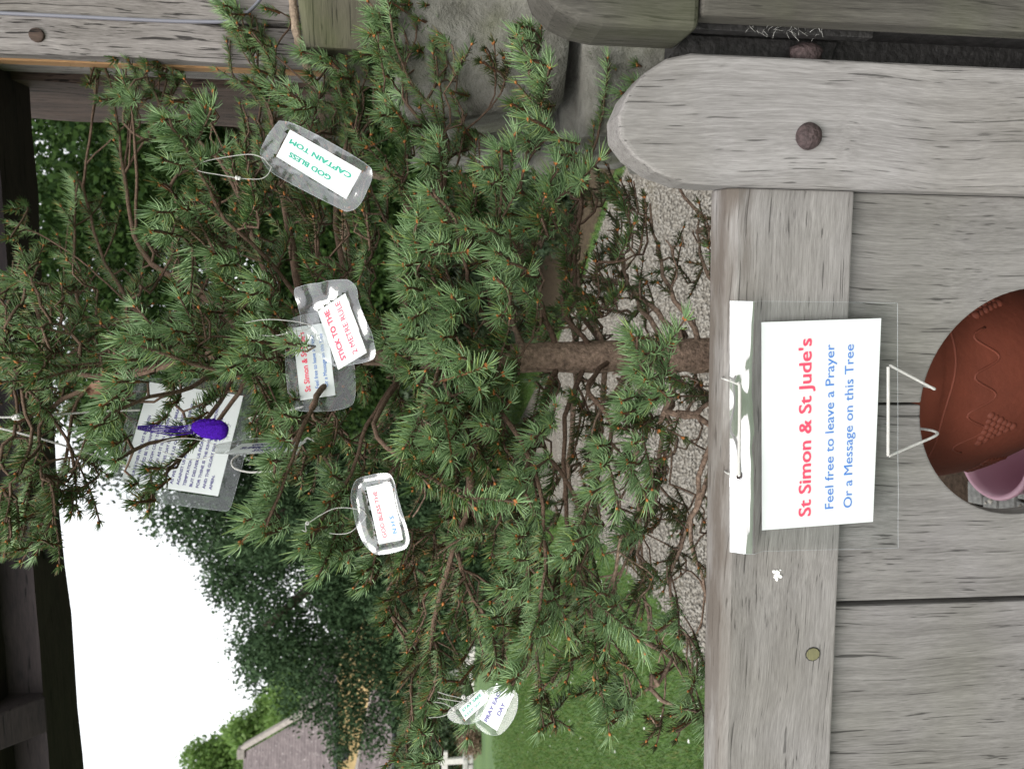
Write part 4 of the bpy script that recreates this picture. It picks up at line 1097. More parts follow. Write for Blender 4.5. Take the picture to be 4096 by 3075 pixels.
# group wood by first-order branch
root_of = {}
def top_root(i):
    j = i
    while parent[j] >= 60:
        j = parent[j]
        if j in root_of: return root_of[j]
    return j
groups = {}
for ids, kind in paths:
    r_ = top_root(ids[-1]); root_of[ids[-1]] = r_
    groups.setdefault(r_, []).append((ids, kind))
gl_sorted = sorted(groups.values(), key=lambda g: -len(g))
def wood_mesh(gr, n=5):
    mb = MB()
    for ids, kind in gr:
        pts = [nodes[i] for i in ids]
        rr_ = [radius(i) for i in ids]
        if len(ids) > 1: rr_[0] = min(rr_[0], rr_[1] * 1.25)
        if kind == 'bare': rr_ = [max(r, .0052 * (1 - .75 * k / len(rr_))) for k, r in enumerate(rr_)]
        if kind == 'main': rr_ = [max(r, .0042 * (1 - .7 * k / len(rr_))) for k, r in enumerate(rr_)]
        if kind not in ('bare', 'main'): rr_ = [min(r, .0028) for r in rr_]
        mb.tube(pts, rr_, n if kind in ('bare', 'main') else 4, caps=False)
        # peg-like needle scars along woody stretches
        for a_, b_, r1 in zip(pts[:-1], pts[1:], rr_):
            for q in range(2):
                d = Vector((random.gauss(0, 1), random.gauss(0, 1), random.gauss(0, 1))).normalized()
                p0 = a_.lerp(b_, random.random())
                mb.add([p0 + d.orthogonal().normalized() * .0006, p0 - d.orthogonal().normalized() * .0006, p0 + d * (r1 + .0022)], [(0, 1, 2)])
    return mb
for g in gl_sorted[:250]:
    wood_mesh(g, 7).build('branch', M['twig'] if g[0][1] != 'bare' else M['bark'], tree, tuple(base))
rest = [x for g in gl_sorted[250:] for x in g]
if rest: tag(wood_mesh(rest).build('twigs', M['twig'], tree, tuple(base)), kind='stuff')

# hang shoots on the twigs
shoots = []     # (pos, dir, length, fam, priority)
def up_frame(d):
    zc = Vector((0, 0, 1)) if abs(d.z) < .93 else Vector((0, -1, 0))
    x = zc.cross(d).normalized() * -1
    y = d.cross(x)
    if y.dot(Vector((0, 0, 1))) < 0: x, y = -x, -y
    return Matrix((x, y, d)).transposed()
def pick(L_): return min(range(4), key=lambda i: abs(LENS[i] - L_))
def put(pos, d, L_, fam, prio):
    d = d.normalized()
    if prio < 4 and (hides(pos + d * L_ * .6) or hides(pos + d * L_)) and random.random() < .85: return
    shoots.append((pos, d, L_, fam, prio))
for pi_, (ids, kind) in enumerate(paths):
    pts = [nodes[i] for i in ids]
    cum = [0]
    for a_, b_ in zip(pts[:-1], pts[1:]): cum.append(cum[-1] + (b_ - a_).length)
    tot = cum[-1]
    def at_(s_):
        s_ = max(0, min(tot, s_))
        for k in range(len(cum) - 1):
            if cum[k + 1] >= s_:
                f_ = (s_ - cum[k]) / max(1e-6, cum[k + 1] - cum[k])
                return pts[k].lerp(pts[k + 1], f_), (pts[k + 1] - pts[k]).normalized()
        return pts[-1], (pts[-1] - pts[-2]).normalized()
    if kind[0] == 'dead': continue
    if kind == 'bare':
        s_ = tot * .25
        while s_ < tot:
            p, d = at_(s_)
            if random.random() < .55:
                sd_ = Vector((random.gauss(0, 1), random.gauss(0, 1), random.gauss(0, 1))).normalized()
                put(p, (d * .6 + sd_ * .7), random.choice([.03, .045, .03]), 'old', .2)
            s_ += .035
        continue
    if kind == 'main':
        fam, front, cover = 'green', False, tot * .45
    else:
        fam, front = kind; cover = .13 if front else .24
    # terminal shoot
    tl = random.choice([.045, .065]) if kind != 'main' else .065
    p, d = at_(tot - tl * .95)
    tfam = fam
    if pi_ in ends:
        tl = random.choice([.03, .045]); ed = ends[pi_]
        put(pts[-1] - ed * tl, ed, tl, fam, 4)
    else:
        put(p, (pts[-1] - p) if (pts[-1] - p).length > .005 else d, tl, 'blue' if kind == 'main' else fam, 3 if front else 1)
    s_ = tot - tl * .95 - .050; side = random.choice((-1, 1)); kk = 0
    while s_ > max(0, tot - cover):
        p, d = at_(s_)
        f2 = fam if (kk < 1 or fam != 'blue') else 'green'
        put(p, d, .065, f2, 1.5 if front else .5)
        sv = d.cross(Vector((0, 0, 1)));
        if sv.length < .2: sv = Vector((1, 0, 0))
        sv.normalize()
        if random.random() < (.5 if front else .55):
            tc_ = (EYE - p).normalized() * (.6 if front else 0)
            put(p + d * .02, d * .6 + sv * side * .65 + tc_ + Vector((0, 0, .15)), random.choice([.03, .045]), f2, 1.2 if front else .5)
            side = -side
        s_ -= .052; kk += 1
scored = []
for i, (p, d, L_, fam, pr) in enumerate(shoots):
    x, y, dd = proj(p)
    vis = -150 < x < 2950 and -150 < y < 3200
    scored.append(((pr + .001 * random.random()) * (1.0 if vis else 0) / dd ** 3, i))
scored.sort(reverse=True)
NEAR = 298
accV = []; accF = []; accM = []; off = 0
fam_i = {'blue': 0, 'green': 1, 'old': 2}
for rank, (sc_, i) in enumerate(scored):
    p, d, L_, fam, pr = shoots[i]
    li = pick(L_)
    Mx = up_frame(d)
    roll = Matrix.Rotation(random.gauss(0, .25), 3, 'Z')
    Mx = Mx @ roll
    k_ = random.uniform(.88, 1.12)
    if rank < NEAR:
        o = bpy.data.objects.new('shoot', protos[(fam, li, random.randrange(2))])
        mm = Mx.to_4x4() * 1.0
        mm = Matrix.Translation(p - base) @ Mx.to_4x4() @ Matrix.Scale(k_, 4)
        o.matrix_local = mm
        o.parent = tree
        COL.objects.link(o)
    else:
        V, Fc, mi = (mid_ if rank < 1000 else far)[(fam, li)]
        A_ = np.array(Mx) * k_
        accV.append(V @ A_.T + np.array(p - base)); accF.append(Fc + off)
        m3 = mi.copy(); m3[mi == 0] = fam_i[fam]; m3[mi == 1] = 3; m3[mi == 2] = 4
        accM.append(m3); off += len(V)
fo = np_mesh('foliage', np.vstack(accV), np.vstack(accF), [M['needle_blue'], M['needle'], M['needle_old'], M['twig'], M['bud']], tree, np.concatenate(accM))
tag(fo, kind='stuff')
print('shoots', len(shoots), 'foliage tris', sum(len(f) for f in accF), 'nodes', len(nodes))

# ---- terracotta pot holding the tree
pot = empty('terracotta_pot', (TX - .02, TY + .015, 0), 0, 'tall terracotta pot with raised grape relief behind the gate', 'pot')
def lathe(prof, n=64, m=0):
    mb = MB(); vs = []
    for r_, z_ in prof:
        for j in range(n): vs.append((r_ * math.cos(2 * math.pi * j / n), r_ * math.sin(2 * math.pi * j / n), z_))
    fs = [(i * n + j, i * n + (j + 1) % n, (i + 1) * n + (j + 1) % n, (i + 1) * n + j) for i in range(len(prof) - 1) for j in range(n)]
    mb.add(vs, fs, m, True); return mb
POT = [(0.115, 0.0), (0.118, .01), (.108, .04), (.10, .20), (.108, .40), (.130, .53), (.158, .60), (.176, .664), (.188, .74), (.193, .800), (.203, .807), (.207, .835), (.207, .935), (.200, .95), (.188, .95), (.183, .93), (.178, .85)]
lathe(POT).build('body', M['terracotta'], pot)
mb = MB(); mb.add([(.178 * math.cos(a), .178 * math.sin(a), .915) for a in np.linspace(0, 2 * math.pi, 33)[:-1]], [tuple(range(32))]); mb.build('soil', M['soil'], pot)
def pot_r(z_):
    for (r0, z0), (r1, z1) in zip(POT[:-1], POT[1:]):
        if z0 <= z_ <= z1: return r0 + (r1 - r0) * (z_ - z0) / max(1e-6, z1 - z0)
    return .2
def ball(c, r_, m_=0):
    for i in range(7):
        t = -math.pi / 2 + i / 6 * math.pi
        for j in range(10):
            a = 2 * math.pi * j / 10
            mb.v.append((c.x + r_ * math.cos(t) * math.cos(a), c.y + r_ * math.cos(t) * math.sin(a), c.z + r_ * math.sin(t)))
    b0 = len(mb.v) - 70
    for i in range(6):
        for j in range(10): mb.f.append((b0 + i * 10 + j, b0 + i * 10 + (j + 1) % 10, b0 + (i + 1) * 10 + (j + 1) % 10, b0 + (i + 1) * 10 + j)); mb.m.append(0); mb.sm.append(True)
for a0, z0 in ((rad(-62), .72), (rad(-122), .69), (rad(-92), .63), (rad(-30), .66), (rad(-155), .64)):
    mb = MB()
    for row in range(6):
        for c in range(6 - row):
            aa = a0 + (c - (5 - row) / 2) * .052; zz = z0 - row * .0095 + .02
            r_ = pot_r(zz) - .003; ball(Vector((r_ * math.cos(aa), r_ * math.sin(aa), zz)), .0062 + .0015 * random.random())
    mb.build('grape_relief', M['terracotta'], pot)
mb = MB()
for a0, a1, z0, amp in ((-170, -10, .785, .004), (-135, -75, .73, .02), (-70, -20, .75, .015)):
    pts = []
    for k in range(50):
        a = rad(a0 + (a1 - a0) * k / 49); zz = z0 + amp * math.sin(k * .45); r_ = pot_r(zz) - .0006
        pts.append(Vector((r_ * math.cos(a), r_ * math.sin(a), zz)))
    mb.tube(pts, .0020, 6)
mb.build('vine_relief', M['terracotta'], pot)
# pink bowl on the setts
bc = ground(4120, 1660, .3)
bowl = empty('pink_bowl', (-.14, 1.53, .0), 0, 'pink plastic tub with a rolled rim beside the terracotta pot', 'tub')
lathe([(.07, .012), (.078, .015), (.092, .20), (.098, .285), (.105, .288), (.108, .297), (.104, .304), (.097, .302), (.093, .285), (.085, .18), (.07, .10), (.0, .098)]).build('body', M['pink'], bowl)


# ================================================================== fibrous bare stems by the lychgate post
st1 = empty('climber_stem', tuple(P(1600, 735, 1.45)), 0, 'pale fibrous climber stem hanging past the oak post and sill', 'stem')
mb = MB(); b0 = P(1600, 735, 1.45)
mb.tube(catmull([P(1165, -40, 1.36), P(1190, 150, 1.36), P(1230, 270, 1.38), P(1270, 420, 1.4), (P(1320, 560, 1.42)), P(1335, 640, 1.45)], 10), [.0075 + .001 * math.sin(k * 1.7) for k in range(51)], 9)
mb.build('stem', M['stem'], st1, tuple(b0))
st2 = empty('climber_stem', tuple(P(1600, 735, 1.45)), 0, 'grey climber stem running behind the spruce under the green-lettered tag', 'stem')
mb = MB()
mb.tube(catmull([P(1440, 380, 1.5), P(1420, 560, 1.48), P(1410, 700, 1.47), P(1380, 900, 1.5), P(1385, 1100, 1.55)], 10), [.0095 + .001 * math.sin(k * 1.3) for k in range(41)], 9)
mb.tube(catmull([P(1450, 690, 1.45), P(1520, 705, 1.44), P(1600, 735, 1.45)], 8), [.0075] * 17, 8)
mb.build('stem', M['stem'], st2, tuple(b0))

# ================================================================== CARDS AND TAGS
def text_mesh(s, bold=0.0):
    cu = bpy.data.curves.new('t', 'FONT'); cu.body = s; cu.size = 1; cu.offset = bold; cu.resolution_u = 3
    o = bpy.data.objects.new('t', cu); COL.objects.link(o)
    dg = bpy.context.evaluated_depsgraph_get()
    me = bpy.data.meshes.new_from_object(o.evaluated_get(dg))
    bpy.data.objects.remove(o); bpy.data.curves.remove(cu)
    return me

def lettering(s, mat, O, X, Y, Nn, x0, x1, yb, hgt, parent, off, bold=0.012, nudge=0.0004, curl=None):
    """lay a line of text between x0 and x1 (metres on the card) with its baseline at yb and cap height hgt"""
    me = text_mesh(s, 0.0)
    if bold:
        bm = bmesh.new(); bm.from_mesh(me); geo = bm.verts[:] + bm.edges[:] + bm.faces[:]
        for q, (ox, oy) in enumerate(((bold, 0), (0, bold * .7), (bold, bold * .7))):
            d = bmesh.ops.duplicate(bm, geom=geo)
            for v in d['geom']:
                if isinstance(v, bmesh.types.BMVert): v.co += Vector((ox, oy, .02 * (q + 1)))
        bm.to_mesh(me); bm.free()
    co = np.zeros(len(me.vertices) * 3); me.vertices.foreach_get('co', co); co = co.reshape(-1, 3)
    mnx, mxx = co[:, 0].min(), co[:, 0].max()
    cap = 0.73
    u = x0 + (co[:, 0] - mnx) / (mxx - mnx) * (x1 - x0); v = yb + co[:, 1] / cap * hgt
    W = np.array(O)[None] + u[:, None] * np.array(X)[None] + v[:, None] * np.array(Y)[None] + np.array(Nn)[None] * (nudge + co[:, 2:3] * .0012) - np.array(off)[None]
    me.vertices.foreach_set('co', W.ravel()); me.materials.clear(); me.materials.append(mat); me.update()
    return link('lettering', me, parent)

def braid(mb, pts, r_, strands=3, pitch=.006, n=5):
    dense = catmull(pts, 14)
    # resample evenly
    L_ = 0; cum = [0]
    for a_, b_ in zip(dense[:-1], dense[1:]): L_ += (b_ - a_).length; cum.append(L_)
    step = pitch / 7; k = max(6, int(L_ / step)); out = []; j = 0
    for i in range(k + 1):
        s_ = L_ * i / k
        while j < len(cum) - 2 and cum[j + 1] < s_: j += 1
        f_ = (s_ - cum[j]) / max(1e-9, cum[j + 1] - cum[j]); out.append(dense[j].lerp(dense[j + 1], f_))
    for st in range(strands):
        pp_ = []
        up_ = None
        for i, p in enumerate(out):
            t = (out[min(i + 1, k)] - out[max(i - 1, 0)]).normalized()
            if up_ is None: up_ = t.orthogonal().normalized()
            else: up_ = (up_ - t * up_.dot(t)).normalized()
            b_ = t.cross(up_)
            a = 2 * math.pi * (st / strands + (L_ * i / k) / pitch)
            pp_.append(p + (up_ * math.cos(a) + b_ * math.sin(a)) * r_ * .60)
        mb.tube(pp_, r_ * .46, n)

def knot(mb, c, r_):
    for q in range(3):
        ax = Vector((random.gauss(0, 1), random.gauss(0, 1), random.gauss(0, 1))).normalized(); bx_ = ax.orthogonal().normalized(); cx_ = ax.cross(bx_)
        mb.tube([c + (bx_ * math.cos(t) + cx_ * math.sin(t)) * r_ * 1.1 + ax * r_ * .4 * math.sin(2 * t) for t in np.linspace(0, 6.3, 12)], r_ * .75, 6)

def make_card(name, label, cat, group, corners, lam, lines, hole=None, filmmat='film', warp=.002, strings=(), knots=(), srad=.0006, extra=None, braided=False, papermul=None, thick=.0004):
    O = P(*corners[0]); Rv = P(*corners[1]) - O; Uv = P(*corners[2]) - O
    X = Rv.normalized(); Nn = X.cross(Uv).normalized(); Yv = Nn.cross(X)
    Wd, Hg = Rv.length, Uv.dot(Yv)
    if Nn.dot(EYE - O) < 0: Nn = -Nn
    root = empty(name, tuple(O), 0, label, cat, group)
    def on_plane(px, py):
        d = ray(px, py); t = (O - EYE).dot(Nn) / d.dot(Nn); q = EYE + d * t - O
        return q.dot(X), q.dot(Yv)
    # paper
    mb = MB(); g = 10
    vs = [(X * (Wd * i / g) + Yv * (Hg * j / g)) for j in range(g + 1) for i in range(g + 1)]
    vs2 = [v - Nn * thick for v in vs]
    fs = [(j * (g + 1) + i, j * (g + 1) + i + 1, (j + 1) * (g + 1) + i + 1, (j + 1) * (g + 1) + i) for j in range(g) for i in range(g)]
    mb.add(vs, fs, 0); mb.add(vs2, [tuple(reversed(f)) for f in fs], 0)
    mb.build('paper', M['paper'], root)
    # film
    ol = [on_plane(*q) for q in lam]
    for _ in range(2):
        nl = []
        for i in range(len(ol)):
            a_, b_ = ol[i], ol[(i + 1) % len(ol)]
            nl += [(a_[0] * .75 + b_[0] * .25, a_[1] * .75 + b_[1] * .25), (a_[0] * .25 + b_[0] * .75, a_[1] * .25 + b_[1] * .75)]
        ol = nl
    # resample finer
    fine = []
    for i in range(len(ol)):
        a_, b_ = ol[i], ol[(i + 1) % len(ol)]
        k = max(1, int(math.hypot(a_[0] - b_[0], a_[1] - b_[1]) / .004))
        fine += [(a_[0] + (b_[0] - a_[0]) * j / k, a_[1] + (b_[1] - a_[1]) * j / k) for j in range(k)]
    ol = fine
    cx, cy = Wd / 2, Hg / 2
    rings = 16; n_ = len(ol); vs = []
    seed = random.uniform(0, 99)
    for k in range(rings + 1):
        f_ = (k / rings)
        for (u, v) in ol:
            a_, b_ = cx + (u - cx) * f_, cy + (v - cy) * f_
            dxo = max(0, -a_, a_ - Wd); dyo = max(0, -b_, b_ - Hg); dd = math.hypot(dxo, dyo)
            wv = warp * min(1, dd / .006) * (noise.noise(Vector((a_ * 38 + seed, b_ * 38, seed))) * 1.0 + .5)
            bend = warp * 1.2 * noise.noise(Vector((a_ * 12 + seed, b_ * 12, 3))) * min(1, dd / .012)
            vs.append(X * a_ + Yv * b_ + Nn * (.0009 + max(0, wv + bend)))
    fs = []
    for k in range(1, rings):
        for j in range(n_):
            fs.append((k * n_ + j, k * n_ + (j + 1) % n_, (k + 1) * n_ + (j + 1) % n_, (k + 1) * n_ + j))
    c_i = len(vs); vs.append(X * cx + Yv * cy + Nn * .0009)
    for j in range(n_): fs.append((c_i, n_ + j, n_ + (j + 1) % n_))
    mb = MB()
    def over(f):
        c = sum((vs[i] for i in f), Vector()) / len(f)
        return -.0005 < c.dot(X) < Wd + .0005 and -.0005 < c.dot(Yv) < Hg + .0005
    mb.add(vs, fs, 0, True); mb.m = [1 if over(f) else 0 for f in mb.f]; fo_ = mb.build('laminate', [M[filmmat], M['film_over']], root)
    # visible cut edge of the film
    mb = MB(); edge = [vs[rings * n_ + j] for j in range(n_)] + [vs[rings * n_]]
    mb.tube(edge, .00022, 4, caps=False); mb.build('film_edge', M['film_edge'], root)
    for (s_, mt, x0, x1, yb, hh, bold) in lines:
        lettering(s_, M[mt], O, X, Yv, Nn, x0 * Wd, x1 * Wd, yb * Hg, hh * Hg, root, O, bold * 2.2)
    if hole:
        for hq in hole:
            u, v = on_plane(*hq); c = X * u + Yv * v + Nn * .0035
            mb = MB(); mb.tube([c + (X * math.cos(t) + Yv * math.sin(t)) * .0032 for t in np.linspace(0, 2 * math.pi, 20)], .00035, 5, caps=False); mb.build('hole_rim', M['film_rim'], root)
    for st in strings:
        mb = MB(); pts = [P(*q) for q in st]
        if braided: braid(mb, pts, srad, 3, srad * 4)
        else: braid(mb, pts, srad, 2, srad * 5, 5)
        mb.build('string', M['cord'], root, tuple(O))
    for kq in knots:
        mb = MB(); knot(mb, P(*kq[:3]), kq[3]); mb.build('knot', M['cord'], root, tuple(O))
    return root, O, X, Yv, Nn, Wd, Hg

m_, t_, b_, ns_, ls_ = new_mat('film_cut_edge')
b_.inputs['Base Color'].default_value = (0.55, 0.58, 0.6, 1); b_.inputs['Roughness'].default_value = .2; b_.inputs['Alpha'].default_value = .55
M['film_edge'] = m_
M['film_rim'] = simple('punched_edge', (0.03, 0.05, 0.04), .4)
TG = 'laminated message tags hung in the spruce'

# green lettering
make_card('message_tag', 'laminated tag lettered GOD BLESS CAPTAIN TOM in green, hanging upside down', 'tag', TG,
    [(1446, 683, .95), (1160, 519, 1.02), (1385, 798, .955)],
    [(1150, 473), (1494, 668), (1500, 700), (1440, 835), (1395, 850), (1380, 846), (1108, 708), (1060, 660), (1060, 605), (1095, 520)],
    [('GOD BLESS', 'print_green', .27, .86, .62, .16, .03), ('CAPTAIN TOM', 'print_green', .07, .93, .24, .16, .03)],
    hole=[(1087, 668)], filmmat='film_sheen', warp=.006,
    strings=[[(1087, 672, .985), (1072, 655, .98), (1050, 632, .98), (1000, 618, .985), (920, 626, .99), (830, 643, .995), (800, 655, 1.0)],
             [(1087, 668, .99), (1070, 700, .985), (1040, 716, .985), (985, 716, .985), (945, 712, .985), (880, 700, .99), (810, 688, .995), (775, 675, 1.0)]],
    knots=[(948, 712, .984, .0016), (958, 714, .984, .0014)])
# red lettering
make_card('message_tag', 'laminated tag lettered STICK TO THE 2 METRE RULE in red', 'tag', TG,
    [(1467, 1410, .93), (1381, 1173, .945), (1338, 1437, .955)],
    [(1180, 1157), (1198, 1147), (1375, 1114), (1412, 1127), (1440, 1170), (1512, 1390), (1508, 1425), (1488, 1445), (1360, 1469), (1338, 1464), (1246, 1385), (1205, 1270)],
    [('STICK TO THE', 'print_red', .09, .93, .64, .17, .035), ('2 METRE RULE', 'print_red', .08, .95, .24, .17, .012)],
    hole=[(1246, 1303)], filmmat='film_sheen', warp=.006,
    strings=[[(1242, 1303, .945), (1230, 1297, .945), (1180, 1286, .95), (1100, 1278, .955), (1040, 1280, .96), (985, 1290, .97)],
             [(1242, 1303, .945), (1225, 1318, .945), (1165, 1328, .95), (1140, 1335, .955), (1090, 1343, .96), (1035, 1340, .97)],
             [(1152, 1333, .949), (1170, 1350, .945), (1188, 1376, .945)], [(1152, 1333, .949), (1166, 1356, .946), (1176, 1372, .947)]],
    knots=[(1152, 1333, .95, .0016)])
# red and blue lettering
make_card('message_tag', 'laminated tag lettered GOD BLESS THE N H S in red and blue', 'tag', TG,
    [(1612, 2158, .92), (1560, 1926, .925), (1516, 2182, .935)],
    [(1436, 1910), (1546, 1885), (1578, 1900), (1600, 1980), (1644, 2150), (1642, 2172), (1628, 2196), (1530, 2217), (1490, 2208), (1462, 2160), (1440, 2080), (1412, 1990), (1415, 1945)],
    [('GOD BLESS THE', 'print_darkred', .09, .90, .60, .17, .02), ('N H S', 'print_blue', .13, .43, .16, .17, .03)],
    hole=[(1466, 2060)], filmmat='film_sheen', warp=.006,
    strings=[[(1466, 2058, .935), (1450, 2040, .93), (1428, 2036, .93), (1380, 2030, .93), (1335, 2034, .93), (1290, 2055, .93), (1250, 2080, .93), (1232, 2093, .93)],
             [(1466, 2064, .935), (1450, 2085, .935), (1430, 2105, .94), (1400, 2128, .94), (1360, 2135, .95), (1318, 2132, .96)],
             [(1232, 2090, .93), (1222, 2100, .928), (1224, 2125, .928), (1207, 2118, .93)]],
    knots=[(1230, 2092, .93, .0015)])
# two tags at the lower left
make_card('message_tag', 'small laminated tag lettered STAY SAFE KEEP WELL, behind the PRAY EACH DAY tag', 'tag', TG,
    [(1862, 2880, 1.06), (1952, 2800, 1.05), (1812, 2856, 1.07)],
    [(1788, 2845), (1830, 2815), (1900, 2765), (1930, 2755), (1985, 2770), (1990, 2800), (1960, 2850), (1905, 2890), (1850, 2895), (1800, 2880)],
    [('STAY SAFE', 'print_green', .09, .92, .60, .22, .03), ('KEEP WELL', 'print_green', .06, .97, .18, .2, .005)],
    filmmat='film', warp=.002,
    strings=[[(1885, 2810, 1.05), (1840, 2790, 1.05), (1790, 2778, 1.05), (1750, 2765, 1.06)], [(1880, 2812, 1.05), (1830, 2803, 1.05), (1750, 2790, 1.06)],
             [(1822, 2832, 1.055), (1805, 2826, 1.055), (1775, 2812, 1.06), (1735, 2806, 1.06)], [(1822, 2832, 1.055), (1800, 2850, 1.055), (1760, 2865, 1.06), (1715, 2869, 1.06)]],
    knots=[(1855, 2786, 1.045, .0018), (1818, 2832, 1.05, .0018)])
make_card('message_tag', 'laminated tag lettered PRAY EACH DAY in purple near the lawn', 'tag', TG,
    [(1988, 2922, .99), (2056, 2776, .985), (1911, 2892, 1.0)],
    [(1895, 2880), (1925, 2790), (1960, 2745), (2010, 2735), (2070, 2760), (2076, 2800), (2068, 2850), (2040, 2900), (2005, 2935), (1975, 2938), (1930, 2925)],
    [('PRAY EACH', 'print_navy', .04, .97, .60, .19, .03), ('DAY', 'print_navy', .35, .68, .17, .19, .03)],
    filmmat='film', warp=.002)
# supermarket staff
make_card('message_tag', 'narrow laminated tag lettered GOD BLESS SUPERMARKET STAFF, seen nearly edge on', 'tag', TG,
    [(895, 1815, 1.0), (1165, 1806, .99), (921, 1775, 1.055)],
    [(855, 1800), (862, 1790), (890, 1775), (940, 1765), (1205, 1757), (1206, 1775), (1190, 1800), (1160, 1812), (930, 1823), (865, 1822)],
    [('GOD BLESS', 'print_navy', .22, .72, .68, .2, .04), ('SUPERMARKET', 'print_navy', .12, .84, .40, .2, .04), ('STAFF.', 'print_navy', .38, .66, .12, .2, .04)],
    filmmat='film', warp=.002,
    strings=[[(874, 1792, .98), (850, 1775, .98), (790, 1757, .98), (730, 1753, .98), (680, 1758, .99), (635, 1772, 1.0)], [(874, 1796, .98), (850, 1820, .98), (800, 1836, .985), (720, 1832, .99), (650, 1805, 1.0)]])
# prayer sheet
LP = ['OUR FATHER WHO ART IN HEAVEN', 'HALLOWED BE THY NAME', 'THY KINGDOM COME THY WILL BE DONE', 'ON EARTH AS IT IS IN HEAVEN', 'GIVE US THIS DAY OUR DAILY BREAD', 'AND FORGIVE US OUR TRESPASSES', 'AS WE FORGIVE THOSE THAT TRESPASS', 'AGAINST US AND LEAD US NOT INTO', 'TEMPTATION', 'BUT DELIVER US FROM EVIL', 'FOR THINE IS THE KINGDOM THE POWER', 'AND THE GLORY FOR EVER AND EVER', 'AMEN.']
wid_ = [.62, .48, .78, .62, .76, .72, .80, .76, .26, .56, .84, .78, .14]
lines = []
for i, (s_, wq) in enumerate(zip(LP, wid_)):
    lines.append((s_, 'print_navy', .05, .05 + wq, .885 - i * .067, .030, .022))
make_card('prayer_sheet', 'large laminated sheet printed with a prayer, hanging by cord from the roof', 'sign', None,
    [(872, 1984, 1.28), (973, 1583, 1.33), (482, 1932, 1.28)],
    [(1040, 1520), (1053, 1534), (930, 2020), (915, 2042), (900, 2046), (455, 1985), (440, 1965), (540, 1525), (560, 1512)],
    lines, filmmat='film', warp=.001, srad=.0018, braided=True,
    strings=[[(-60, 1668, 1.25), (60, 1668, 1.25), (200, 1660, 1.26), (400, 1645, 1.28), (560, 1640, 1.30)], [(-60, 1700, 1.25), (40, 1722, 1.25), (200, 1765, 1.26), (330, 1805, 1.27), (520, 1868, 1.28)],
             [(1003, 1680, 1.31), (998, 1668, 1.30), (1030, 1665, 1.29), (1090, 1662, 1.28), (1160, 1640, 1.27), (1215, 1625, 1.26)], [(1003, 1680, 1.31), (1006, 1710, 1.31), (1000, 1765, 1.31)],
             [(960, 1815, 1.28), (930, 1840, 1.27), (932, 1865, 1.26), (960, 1880, 1.255), (1010, 1888, 1.25), (1090, 1882, 1.24)], [(1130, 1870, 1.2), (1160, 1850, 1.2), (1220, 1760, 1.2), (1240, 1754, 1.2), (1258, 1765, 1.2)], [(1285, 1755, 1.25), (1295, 1720, 1.25), (1293, 1660, 1.25)]],
    knots=[(60, 1668, 1.25, .003), (72, 1668, 1.25, .003)])
# second invitation sign deep in the tree
make_card('prayer_sign', 'white laminated sign half hidden in the tree behind the red-lettered tag', 'sign', None,
    [(1342, 1580, 1.02), (1308, 1290, 1.035), (1200, 1590, 1.02)],
    [(1180, 1265), (1340, 1245), (1400, 1290), (1430, 1580), (1400, 1640), (1200, 1650), (1150, 1620), (1140, 1300)],
    [("St Simon & St Jude's", 'print_red', .10, .92, .68, .16, .02), ('Feel free to leave a Prayer', 'print_blue', .13, .86, .43, .11, .005), ('Or a Message on this Tree', 'print_blue', .13, .86, .17, .11, .005)],
    filmmat='film', warp=.002)

# ---- the big sign tied to the gate
gs = empty('gate_sign', (0, 0, 0), -A, "laminated sign reading St Simon & St Jude's, tied to the gate rail", 'sign')
Y0 = GY - 0.0125
def g3(x, z, y=Y0): return Vector((x, y, z))
pc = [GP(3048, 2120, Y0), GP(3492, 2086, Y0), GP(3525, 1273, Y0), GP(3046, 1289, Y0)]   # TL, BL, BR, TR
mb = MB(); mb.prism(pc, f3, Y0, Y0 + .0004); mb.build('paper', M['paper'], gs)
O = g3(*pc[1]); X = (g3(*pc[2]) - g3(*pc[1])).normalized(); Nn = Vector((0, -1, 0)); Yv = X.cross(Nn) * -1
if Yv.z < 0: Yv = -Yv
Wd = (g3(*pc[2]) - g3(*pc[1])).length; Hg = (g3(*pc[0]) - g3(*pc[1])).dot(Yv)
def gl_line(s_, mat, p0, p1, caph, bold):
    a_ = g3(*GP(p0[0], p0[1], Y0)); b2 = g3(*GP(p1[0], p1[1], Y0))
    Xl = (b2 - a_).normalized(); Yl = Vector((-Xl.z, 0, Xl.x))
    lettering(s_, M[mat], a_, Xl, Yl, Nn, 0, (b2 - a_).length, 0, caph, gs, Vector((0, 0, 0)), bold, .0006)
gl_line("St Simon & St Jude's", 'print_red', (3242, 2062), (3246, 1352), .0165, .035)
gl_line('Feel free to leave a Prayer', 'print_blue', (3332, 2032), (3336, 1376), .0118, .004)
gl_line('Or a Message on this Tree', 'print_blue', (3406, 2028), (3414, 1376), .0118, .004)
